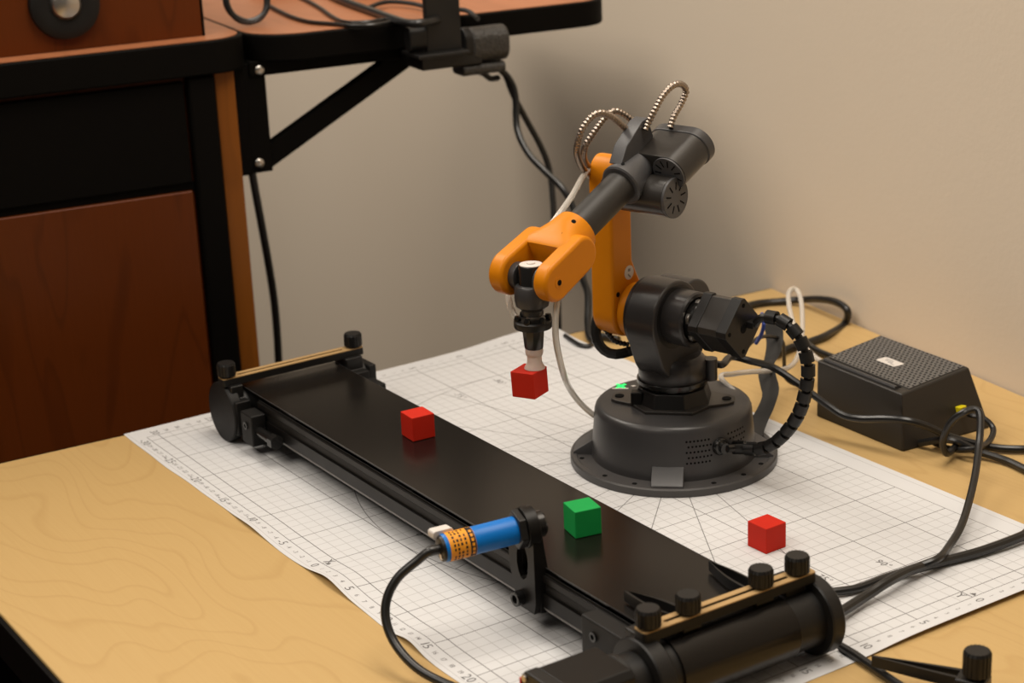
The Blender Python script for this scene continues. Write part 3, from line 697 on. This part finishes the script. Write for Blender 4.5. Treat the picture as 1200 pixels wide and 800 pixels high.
b = MB(); b.lathe([(.905, 3.75), (.905, 5.45)], S0, SA, 40); b.f = b.f[:-2]; lb_ = b.build('label', MAT['label_orange'], sb)
x_, y_, z_ = frame(SA)
camdir = (CAM-S0).normalized(); d0 = (camdir-SA*camdir.dot(SA)).normalized()
b = MB(); vv = []
for k in range(17):
    a = math.radians(-78+156*k/16); d = d0*math.cos(a)+SA.cross(d0)*math.sin(a)
    vv += [S0+SA*3.77+d*.911, S0+SA*4.15+d*.911]
b.add(vv, [(2*k, 2*k+1, 2*k+3, 2*k+2) for k in range(16)]); b.build('label_band', MAT['ink'], lb_)
b = MB()
for j, h in enumerate((4.4, 4.68, 4.92, 5.15)):
    for k in range(9):
        if (j*5+k*3) % 7 == 0: continue
        a = math.radians(-70+k*17); d0 = (camdir-SA*camdir.dot(SA)).normalized(); d = d0*math.cos(a)+SA.cross(d0)*math.sin(a)
        b.box(S0+SA*h+d*.908, (.10+.03*((k+j) % 2), .17, .01), (SA, SA.cross(d), d))
for k in range(7):
    a = math.radians(-60+k*18); d = d0*math.cos(a)+SA.cross(d0)*math.sin(a)
b.build('label_print', MAT['ink'], lb_)
b = MB()
for k in range(6):
    a = math.radians(-52+k*19); d = d0*math.cos(a)+SA.cross(d0)*math.sin(a); b.box(S0+SA*3.95+d*.918, (.17, .2, .01), (SA, SA.cross(d), d))
b.build('label_letters', MAT['label_orange'], lb_)
for h0, h1 in ((.05, .55), (-.75, -.3)):
    b = MB(); b.lathe([(1.28, h0+.3), (1.28, h1+.3)], S0, SA, 6, a0=.3); b.build('lock_nut', MAT['black'], sen, .08)
b = MB(); b.lathe([(1.3, -.45), (1.3, .35)], S0, SA, 40); b.build('bracket_eye', MAT['black_metal'], br, .05)
b = MB(); b.lathe([(.7, -1.15), (.84, -1.0), (.84, .2)], S0, SA, 32); b.build('sensor_lens', MAT['black_gloss'], sen)
b = MB(); b.lathe([(.84, 5.68), (.78, 5.85), (.3, 5.9), (.26, 6.3)], S0, SA, 32); b.build('rear_plug', MAT['black'], sen)
b = MB(); p_ = S0+SA*5.85+UP*0; b.cyl(S0+SA*5.86+ZZ*-.45+V(.2, 0, 0), S0+SA*5.95+ZZ*-.45+V(.2, 0, 0), .2, n=14); b.build('trim_screw', MAT['steel'], sen)
b = MB(); b.prism(rrect(1.35, .55, .2), S0+SA*5.35+V(-.75, 0, .75), SA, ZZ, V(1,0,0), -.35, .35); b.build('indicator_tab', MAT['white_pl'], sen, .05)
pc = [S0+SA*6.0, S0+SA*6.6, at(490, 656, z=6.4), at(466, 677, z=5.4), at(453, 703, z=4.2), at(453, 730, z=3.0), at(465, 757, z=1.9), at(488, 782, z=1.1), at(518, 799, z=.55), at(560, 815, z=.3), at(620, 840, z=.3), V(34, -37, .3), V(52, -33, .3), V(71.5, -30, .33), V(73.5, -29.6, -4), V(74, -29.5, -30)]
b = MB(); b.sweep(smooth_path(pc, 8), lambda i: .29 if i > 8 else .33, 12); b.build('sensor_cable', MAT['cable'], sen)

# ------------------------------------------------------------------ perforated control box
bx = thing('control_box', 'dark grey perforated power box with yellow plug standing by the wall', 'box', (5, 18.5, 0))
zt = 4.75
B0 = [V(10.39, 14.41, TOP), V(11.1, 23.4, TOP), V(-.2, 24.0, TOP), V(.35, 14.6, TOP)]
T0 = [V(10.27, 14.2, zt), V(9.2, 22.75, zt), V(-1.2, 23.2, zt), V(.25, 14.7, zt)]
b = MB(); b.add([p for p in B0]+T0, [(3, 2, 1, 0), (0, 1, 5, 4), (1, 2, 6, 5), (2, 3, 7, 6), (3, 0, 4, 7), (4, 5, 6, 7)]); sh = b.build('shell', MAT['box_side'], bx, .18, seg=3)
def bil(u, v, dz=0):
    a = T0[3].lerp(T0[0], u); c_ = T0[2].lerp(T0[1], u); return a.lerp(c_, v)+ZZ*dz
b = MB(); NU, NV = 21, 17; u0, u1, v0, v1 = .03, .97, .15, .97
for i in range(NU):
    for j in range(NV):
        o_ = (j % 2)*.0
        ua_, ub_ = u0+(u1-u0)*i/NU, u0+(u1-u0)*(i+1)/NU; va_, vb_ = v0+(v1-v0)*j/NV, v0+(v1-v0)*(j+1)/NV
        O = [bil(ua_, va_, .07), bil(ub_, va_, .07), bil(ub_, vb_, .07), bil(ua_, vb_, .07)]; c_ = (O[0]+O[2])/2
        sh_ = (O[1]-O[0])*(.2 if j % 2 else -.2); I = [c_+sh_+(p-c_)*.52 for p in O]; K = [p-ZZ*.065 for p in I]
        b.add(O+I+K, [(0, 1, 5, 4), (1, 2, 6, 5), (2, 3, 7, 6), (3, 0, 4, 7), (4, 5, 9, 8), (5, 6, 10, 9), (6, 7, 11, 10), (7, 4, 8, 11)])
E0 = [bil(u0, v0), bil(u1, v0), bil(u1, v1), bil(u0, v1)]; E1_ = [p+ZZ*.07 for p in E0]
b.add(E0+E1_, [(0, 1, 5, 4), (1, 2, 6, 5), (2, 3, 7, 6), (3, 0, 4, 7)])
tag(b.build('perforated_top', MAT['box_top_lit'], bx, flat=True), kind='stuff')
b = MB(); b.add([bil(.04, .16, .008), bil(.96, .16, .008), bil(.96, .96, .008), bil(.04, .96, .008)], [(0, 1, 2, 3)]); b.build('inner_floor', MAT['hole'], bx, flat=True)
pu = (T0[0]-T0[3]).normalized(); pv = (T0[2]-T0[3]).normalized()
b = MB(); b.sweep([bil(.06, .055, .08), bil(.9, .055, .08)], .2, 10); b.build('front_ridge', MAT['grey'], bx)
b = MB(); b.box((bil(.06, .11, .02)+bil(.9, .11, .02))/2, ((bil(.9, .11)-bil(.06, .11)).length, .28, .08), (pu, ZZ.cross(pu), ZZ)); b.build('front_slit', MAT['hole'], bx)
cs = onp(1043, 424, V(0, 0, zt+.08), ZZ)
b = MB(); b.prism(rrect(2.2, 1.15, .2), cs, pu, ZZ.cross(pu), ZZ, 0, .02); st = b.build('sticker', MAT['white_pl'], bx)
b = MB()
for k, (dx, dy, l) in enumerate(((-.3, .25, .9), (-.1, 0, .9), (.2, -.2, .5), (.6, -.3, .35))): b.box(cs+pu*dx+ZZ.cross(pu)*dy+ZZ*.022, (l, .08, .006), (pu, ZZ.cross(pu), ZZ))
b.build('sticker_print', MAT['ink_grey'], st)
yp = onp(1122, 480, B0[0].lerp(T0[0], .5), V(1, .06, 0)); fr = V(.997, .07, .1).normalized()
b = MB(); b.box(yp+fr*.25, (.7, .8, .75), (fr, V(-.07, .997, 0), ZZ)); pg = b.build('power_plug', MAT['yellow'], bx, .08)
b = MB(); b.cyl(yp+fr*.55, yp+fr*.75, .22, n=14); b.build('plug_pin', MAT['black'], pg)

# ------------------------------------------------------------------ cables
def cable(name, label, pts, r=.3, mat='cable', cat='cable', sub=8, n=10):
    b = MB(); P_ = smooth_path(pts, sub); b.sweep(P_, r, n)
    zmin = min(P_, key=lambda p: p.z)
    return tag(b.build(name, MAT[mat], None, origin=V(zmin.x, zmin.y, zmin.z-r)), label, cat)
def A(*tr): return [at(x, y, z=z) for x, y, z in tr]
cable('power_cable', 'thick black cable looping on the table behind the robot base', A((848, 372, .35), (881, 357, .35), (915, 353, .35))+[onp(x, y, WALLP-E2*1.2, E2) for x, y in ((941, 351), (962, 350.5), (980, 354), (993, 364), (989, 380))]+A((968, 393, .35), (950, 400, .35), (925, 408, .35), (905, 417, .35)), .36)
cable('data_cable', 'black cable dropping to the table behind the perforated box', A((895, 372, 6.0), (912, 376, 3.5), (928, 385, 1.3), (940, 396, .8), (955, 409, .35), (975, 418, .35), (1000, 426, .35)), .3)
cable('power_cable', 'black cable running from the robot across the front of the perforated box', [RP(-3.6, .2, 7.2), RP(-3.6, 2.0, 7.0)]+A((857, 418, 6.6), (880, 423, 6.2), (905, 430, 5.6), (932, 447, 4.6), (953, 462.5, 3.7), (972, 476, 2.9))+[at(x, y, y=yy) for x, y, yy in ((989, 486.5, 12.1), (1010, 490.5, 12.6), (1040, 490.5, 13.2), (1065, 493, 13.9), (1088, 500, 15.3))]+A((1115, 512, 1.3), (1160, 523.5, .45), (1200, 526, .35), (1260, 524, .35))+[V(40, 19.5, .33), V(60, 16, .33), V(71.5, 14, .36), V(73.5, 13.6, -4), V(74, 13.5, -30)], .3)
cable('conveyor_cable', 'black cable arching up beside the yellow plug and down to the conveyor', A((1120, 523, .75), (1109, 531, 1.0), (1105, 516, 2.2), (1115, 494, 3.9), (1130, 483, 4.8), (1143, 479.5, 5.0), (1149, 489, 4.6), (1147, 524, 3.0), (1141, 565, 1.8), (1128, 612, 1.0), (1112, 640, .7), (1098, 655, .95), (1066, 667, .5), (1035, 678, .35), (1005, 689, .35), (978, 693, .4), (960, 694, .4)), .28)
cable('conveyor_cable', 'black cable curving from the right edge of the sheet to the conveyor roller end', [V(74, 2.5, -30), V(73.5, 2.5, -4), V(71.5, 2.8, .4), V(58, 5, .4)]+A((1260, 600, .4), (1200, 627, .5), (1152, 645, .4), (1100, 659, .4), (1067, 668, .8), (1041, 681, .95), (1015, 698, .6), (990, 714, .6), (968, 728, .6)), .34)
cable('power_cable', 'black cable leaving the perforated box toward the right edge of the table', A((1078, 519, .35), (1098, 516, .9), (1118, 516, 1.3), (1145, 528, .6), (1178, 539, .35), (1200, 549, .35), (1260, 580, .35))+[V(42, 10.5, .33), V(60, 9.5, .33), V(71.5, 9, .36), V(73.5, 9, -4), V(74, 9, -30)], .3)
cable('power_cable', 'short black cable loop hanging from the yellow plug', [yp+fr*.6]+A((1140, 487, 2.0), (1154, 491, 1.8), (1164, 503, 1.2), (1158, 518, .8), (1140, 526, 1.05), (1115, 526, .45), (1095, 519, .35)), .24)
cable('thin_cable', 'thin black wire bent square behind the shoulder motor', A((876, 406, 6.2), (882, 400, 6.4), (895, 394, 6.2), (912, 396, 5.4), (918, 404, 4.6), (919, 425, 2.6), (920, 441, 1.2), (931, 450, .4), (948, 452, .3)), .17)
cable('blue_wire', 'short blue wire behind the shoulder motor plug', [mc+PP*8.5+FW*-.9+ZZ*.6]+A((893, 368, 9.8), (895, 380, 9.0), (892, 392, 8.0), (886, 402, 7.0)), .16, 'bluewire', 'wire')
cable('clear_tube', 'clear plastic air tube looping up between robot base and box', [polar(5.9, 55, 4.2)]+A((845, 443, 4.9), (860, 438, 4.9), (880, 435.5, 4.6), (905, 434, 4.0), (925, 430, 3.4), (936, 415, 3.2), (940, 392, 3.4), (940, 365, 4.2), (937, 345, 4.9), (930, 338, 5.2), (924, 345, 5.0), (926, 365, 4.2), (933, 388, 3.4), (944, 407, 2.9), (956, 419, 2.6), (965, 425, 2.4)), .22, 'hose', 'tube')
# flat strap behind the base
pts = smooth_path(A((906, 378, 6.5), (908, 400, 5.2), (904, 420, 4.4), (898, 432, 4.0), (900, 445, 3.4), (903, 460, 2.8), (897, 478, 2.0), (888, 495, 1.2), (882, 510, .9)), 6)
b = MB(); v_ = []; n_ = len(pts)
for i, p in enumerate(pts):
    tw = 1.0*math.sin(i/n_*4.0)+.3; sd3 = V(.62*math.cos(tw*.5), .78*math.cos(tw*.5), .5*math.sin(tw)).normalized(); nn = V(sd3.y, -sd3.x, 0).normalized()
    for a_, c_ in ((-1, -1), (1, -1), (1, 1), (-1, 1)): v_.append(p+sd3*(.75*a_)+nn*(.06*c_))
f_ = [(0, 1, 2, 3), tuple(4*(n_-1)+k for k in (3, 2, 1, 0))]
for i in range(n_-1):
    for k in range(4): f_.append((4*i+k, 4*i+(k+1) % 4, 4*i+4+(k+1) % 4, 4*i+4+k))
b.add(v_, f_); tag(b.build('flat_strap', MAT['ribbon'], None, origin=pts[-1]), 'dark grey flat ribbon strap twisting behind the robot base', 'strap')

# ------------------------------------------------------------------ spare guide finger at the near corner
sg = thing('guide_finger', 'loose black guide finger with a knob lying at the near table corner', 'guide finger', (39, -9, TOP))
k0 = at(1145, 778, z=2.3); tp = at(1022, 770, z=1.3)
b = MB(); d = (V(tp.x, tp.y, 0)-V(k0.x, k0.y, 0)); L_ = d.length; d.normalize(); sd4 = V(-d.y, d.x, 0)
up_ = [(L_*k/10, .55-.45*(k/10)**1.5) for k in range(11)]; dn_ = [(L_*k/10, -.75+.75*(k/10)**1.2) for k in range(10, -1, -1)]
out = up_+dn_; cx = sum(p[0] for p in out)/len(out); cy = sum(p[1] for p in out)/len(out)
b.ring(out, [(cx+(p[0]-cx)*.82, cy+(p[1]-cy)*.55) for p in out], V(k0.x, k0.y, 0), d, sd4, ZZ, .75, 1.45); b.build('finger', MAT['black'], sg)
b = MB(); b.box(V(k0.x, k0.y, (TOP+1.5)/2)+d*.2, (1.8, 1.6, 1.5-TOP), (d, sd4, ZZ)); b.build('finger_foot', MAT['black'], sg, .15)
knob(sg, k0.x, k0.y, 2.45, 1.5, .82)
cable('thin_cable', 'black cable emerging from under the sheet beside the loose guide finger', A((985, 757, .25), (1003, 768, .3), (1025, 783, .3), (1048, 799, .3), (1090, 828, .3))+[V(50, -15, .3), V(62, -17, .3), V(71.5, -18, .33), V(73.5, -18, -4), V(74, -18, -30)], .28)

# ------------------------------------------------------------------ lectern desk beyond the table
# the lectern group is modelled in units of 1.076 cm and set down with its front about 52 cm behind the robot
GROW = 1.076; XFORM = True; SET_DOWN = V(-7.9465, 6.2268, -4.1070)
LFLOOR = (FLOOR-SET_DOWN.z)/GROW
def grown(p): return Vector(p)*GROW+SET_DOWN
LP = V(-41, -20, 0)
def LC(a, b_, z): return LP+E2*a-E1*b_+ZZ*z                 # a: to the right along its front, b: depth behind the front, z: up
LX = (E2, -E1, ZZ)
lec = thing('lectern_desk', 'cherry wood lectern desk with black drawer and side shelf behind the table', 'desk', LC(-25, 25, LFLOOR))
def lbox(name, a0, a1, b0, b1, z0, z1, mat, par=lec, bev=.15):
    b = MB(); b.box(LC((a0+a1)/2, (b0+b1)/2, (z0+z1)/2), (a1-a0, b1-b0, z1-z0), LX); return b.build(name, MAT[mat], par, bev)
AL = -62
lbox('cabinet_body', AL+1, 4.3, 1.2, 48, LFLOOR, 27.3, 'cherry')
lbox('corner_post', -.05, 2.5, .2, 3, LFLOOR, 27.3, 'black_lam', bev=.35); lbox('side_edge', 2.55, 4.4, .9, 3, LFLOOR, 27.3, 'cherry_edge')
lbox('corner_post', AL+1, AL+4, .2, 3, LFLOOR, 27.3, 'black_lam', bev=.35)
lbox('drawer_front', AL+4.2, -.3, .5, 2.0, 18.0, 26.9, 'black_lam'); 
lbox('drawer_rail', AL+4, 0, .9, 2.0, 17.2, 18.0, 'black_lam', bev=.05)
lbox('cabinet_door', AL+4.2, -.35, .5, 2.0, LFLOOR+6, 17.3, 'cherry')
def slab(a0, a1, b0, b1, r_fr, r_fl, n=10):
    P = []
    def cor(cx, cy, r, a): 
        for k in range(n+1): t_ = math.radians(a+90*k/n); P.append((cx+r*math.cos(t_), cy+r*math.sin(t_)))
    cor(a1-.5, b1-.5, .5, 0); cor(a0+.5, b1-.5, .5, 90); cor(a0+r_fl, b0+r_fl, r_fl, 180); cor(a1-r_fr, b0+r_fr, r_fr, 270)
    return P
def top(name, P, z0, z1, par):
    cx = sum(p[0] for p in P)/len(P); cy = sum(p[1] for p in P)/len(P)
    b = MB(); b.prism(P, LC(0, 0, 0), E2, -E1, ZZ, z0, z1); o = b.build(name, MAT['black_lam'], par, .2, seg=3)
    return o
P = slab(AL, 6.0, -.3, 49, 3.6, 3); wt = top('worktop_edge', P, 27.35, 30.25, lec)
b = MB(); b.prism(slab(AL+.5, 5.6, .1, 48.6, 3.3, 2.7), LC(0, 0, 0), E2, -E1, ZZ, 30.2, 30.32); b.build('worktop_surface', MAT['cherry_top'], wt)
# raised console with a round black fitting
co = lbox('console', AL+2, 2.4, 2.5, 40, 30.32, 62, 'cherry', bev=.1)
lbox('console_edge', 2.4, 2.6, 2.45, 40, 30.32, 62, 'black_lam', co, .02)
dc = onp(75, 4, LC(0, 2.4, 0), E1); dm_ = onp(78, 10, LC(0, 1.4, 0), E1)
b = MB(); b.lathe([(3.0, 0), (2.9, .5), (2.3, .75), (1.6, .6)], dc, E1, 44); gd = b.build('round_fitting', MAT['matte'], co)
b = MB(); b.lathe([(1.35, .4), (1.3, .75), (1.05, 1.05), (.5, 1.2), (.01, 1.22)], dc, E1, 32); b.build('fitting_dome', MAT['steel'], gd)
# side shelf with folding bracket
P = slab(6.15, 42.0, 0, 42, 3.6, 5.0); sf = top('side_shelf_edge', P, 27.6, 29.95, lec)
b = MB(); b.prism(slab(6.6, 41.6, .4, 41.6, 3.2, 4.6), LC(0, 0, 0), E2, -E1, ZZ, 29.9, 30.0); b.build('side_shelf_surface', MAT['cherry_top'], sf)
lbox('shelf_support', 6.2, 30, 2.2, 4.4, 26.3, 27.65, 'black_lam', bev=.1)
lbox('bracket_upright', 5.6, 7.7, 2.4, 4.2, 17.6, 27.5, 'black_lam', bev=.1); lbox('bracket_plate', 4.45, 5.7, 2.0, 9, 17.6, 27.3, 'black_lam', bev=.1)
p0, p1 = LC(7.2, 3.0, 18.6), LC(22.6, 3.0, 26.9); d = (p1-p0).normalized(); nrm = d.cross(E1).normalized()
b = MB(); b.box((p0+p1)/2, ((p1-p0).length, 1.9, .35), (d, nrm, E1)); b.box((p0+p1)/2+nrm*.85-E1*.5, ((p1-p0).length, .2, 1.2), (d, nrm, E1)); b.box((p0+p1)/2-nrm*.85-E1*.5, ((p1-p0).length, .2, 1.2), (d, nrm, E1)); b.build('bracket_brace', MAT['black_lam'], lec, .06)
for (px, py) in ((304, 82), (304, 191)):
    p_ = onp(px, py, LC(0, 2.3, 0), E1); b = MB(); b.lathe([(.42, -.1), (.42, .12), (.3, .22), (.01, .25)], p_, E1, 18); b.build('bracket_bolt', MAT['steel'], lec)
# clamp-on arm at the shelf edge
ca = thing('clamp_arm', 'black clamp arm with textured pad gripping the side shelf edge', 'clamp', LC(23, -2, 26))
def cbox(name, a0, a1, b0, b1, z0, z1, mat, bev=.1):
    b = MB(); b.box(LC((a0+a1)/2, (b0+b1)/2, (z0+z1)/2), (a1-a0, b1-b0, z1-z0), LX); return b.build(name, MAT[mat], ca, bev)
cbox('upright_plate', 21.0, 24.4, -3.3, -2.6, 27.5, 46, 'black', .15)
cbox('foot_plate', 19.6, 24.6, -4.6, -.5, 27.2, 27.6, 'black', .12)
cbox('clamp_jaw', 20.5, 26.5, -3.0, 1.6, 25.9, 27.2, 'black', .2)
b = MB(); b.prism(rrect(2.4, 3.0, 1.1, 8), LC(0, -1.9, 27.7), -E1, ZZ, E2, 24.9, 25.7); b.build('pad_cap', MAT['black'], ca, .1)
b = MB(); b.prism(rrect(2.6, 3.2, 1.2, 8), LC(0, -1.9, 27.55), -E1, ZZ, E2, 25.6, 29.3); b.build('textured_pad', MAT['mesh'], ca, .3, seg=3)
b = MB(); b.prism(rrect(2.6, 1.0, .45, 6), LC(0, -1.6, 25.4), -E1, ZZ, E2, 24.6, 28.9); b.build('lower_pad', MAT['mesh'], ca, .15)
b = MB(); b.prism(rrect(1.5, 2.2, .7, 6), LC(0, -2.6, 28.8), -E1, ZZ, E2, 19.4, 21.1); b.build('side_knuckle', MAT['black'], ca, .15)
# things lying on the side shelf
zs = 30.0
def SP(px, py, h=.3): return onp(px, py, V(0, 0, zs+h), ZZ)
pts = []
c0 = LC(8.2, 7.5, zs+2.3)
for k in range(64):
    a = 2*math.pi*k/16; rr = 1.9+.12*math.sin(k*.7); pts.append(c0+E2*(rr*math.cos(a))+ZZ*(rr*math.sin(a)*.98)-E1*(.5*math.sin(k*.39)))
b = MB(); b.sweep(smooth_path(pts, 3), .2, 8); tag(b.build('cable_coil', MAT['cable'], None, origin=c0-ZZ*2.3), 'coiled black cable standing on the shelf beside the console', 'cable')
cable('thin_cable', 'thin black cable snaking along the front of the side shelf', [SP(x, y, .2) for x, y in ((311, 4), (325, 12), (345, 21), (365, 26), (388, 28), (412, 30), (440, 29))]+[LC(20, -.1, zs+.2)], .2)
cable('thin_cable', 'thin dark cable across the wood of the side shelf', [SP(x, y, .2) for x, y in ((345, -6), (362, 2), (376, 10), (390, 20), (405, 26), (430, 26), (458, 22))], .2)
cable('thick_cable', 'thick black cable lying diagonally on the side shelf', [SP(x, y, .4) for x, y in ((370, -14), (400, 0), (430, 11), (455, 20), (478, 27), (500, 26), (525, 18))], .38)
cable('grey_cable', 'grey cable on the side shelf behind the clamp arm', [SP(x, y, .5) for x, y in ((430, 10), (445, 4), (460, 2), (482, 4), (510, 10), (545, 12), (560, 22))], .22, 'ribbon')
dv = SP(330, -8, 0); b = MB(); b.box(dv+ZZ*.8, (5.5, 5, 1.6), LX); tag(b.build('adapter_box', MAT['black'], None, .2, origin=dv), 'flat black adapter box at the back of the side shelf', 'adapter')
dv = SP(470, -6, 0); b = MB(); b.box(dv+ZZ*1.4-E1*3, (9, 6, 2.8), LX); tag(b.build('adapter_box', MAT['black'], None, .25, origin=dv-E1*3), 'larger black device on the side shelf behind the clamp arm', 'adapter')
# hanging cables
cable('floor_cable', 'black cable running down beside the lectern side', [onp(x, y, LC(0, 9.5, 0), E1) for x, y in ((284, 62), (286, 110), (290, 160), (296, 205), (305, 255), (314, 305), (321, 350), (325, 395), (327, 440), (328, 520))], .38)
XFORM = False
def HX(*tr): return [at(x, y, x=xx) for x, y, xx in tr]
cable('hanging_cable', 'black cable hanging from the side shelf and crossing behind the orange arm', [grown(LC(27.5, -.5, 26.8))]+HX((583, 78, -50.5), (597, 93, -50.5), (604, 112, -50), (606, 150, -49), (618, 178, -47), (637, 199, -45), (660, 222, -43), (674, 250, -40), (678, 290, -37), (683, 325, -34), (689, 345, -31.5), (689, 378, -29))+[at(692, 396, z=.35), at(706, 394, z=.35), at(725, 398, z=.35)], .35)
cable('hanging_cable', 'black cable hanging straight down from the side shelf behind the table', [grown(LC(28.2, .6, 26.8))]+HX((590, 84, -52), (600, 108, -52), (615, 137, -52), (634, 172, -51.5), (644, 200, -51), (648, 235, -50), (650, 275, -49), (653, 330, -48), (655, 395, -47), (657, 470, -46)), .33)
cable('short_cable', 'short black cable stub sticking out under the clamp arm', [grown(LC(25.0, .5, 26.0))]+HX((555, 82, -51.5), (566, 86, -51.5), (575, 92, -51.5), (584, 91, -51.7)), .3)
cable('thin_cable', 'thin black cable on the table just past the sheet corner', A((662, 393, .25), (671, 399, .25), (680, 404, .25), (690, 405, .25), (696, 400, .25)), .2)
for o in list(bpy.data.objects):
    if '_o' in o: del o['_o']
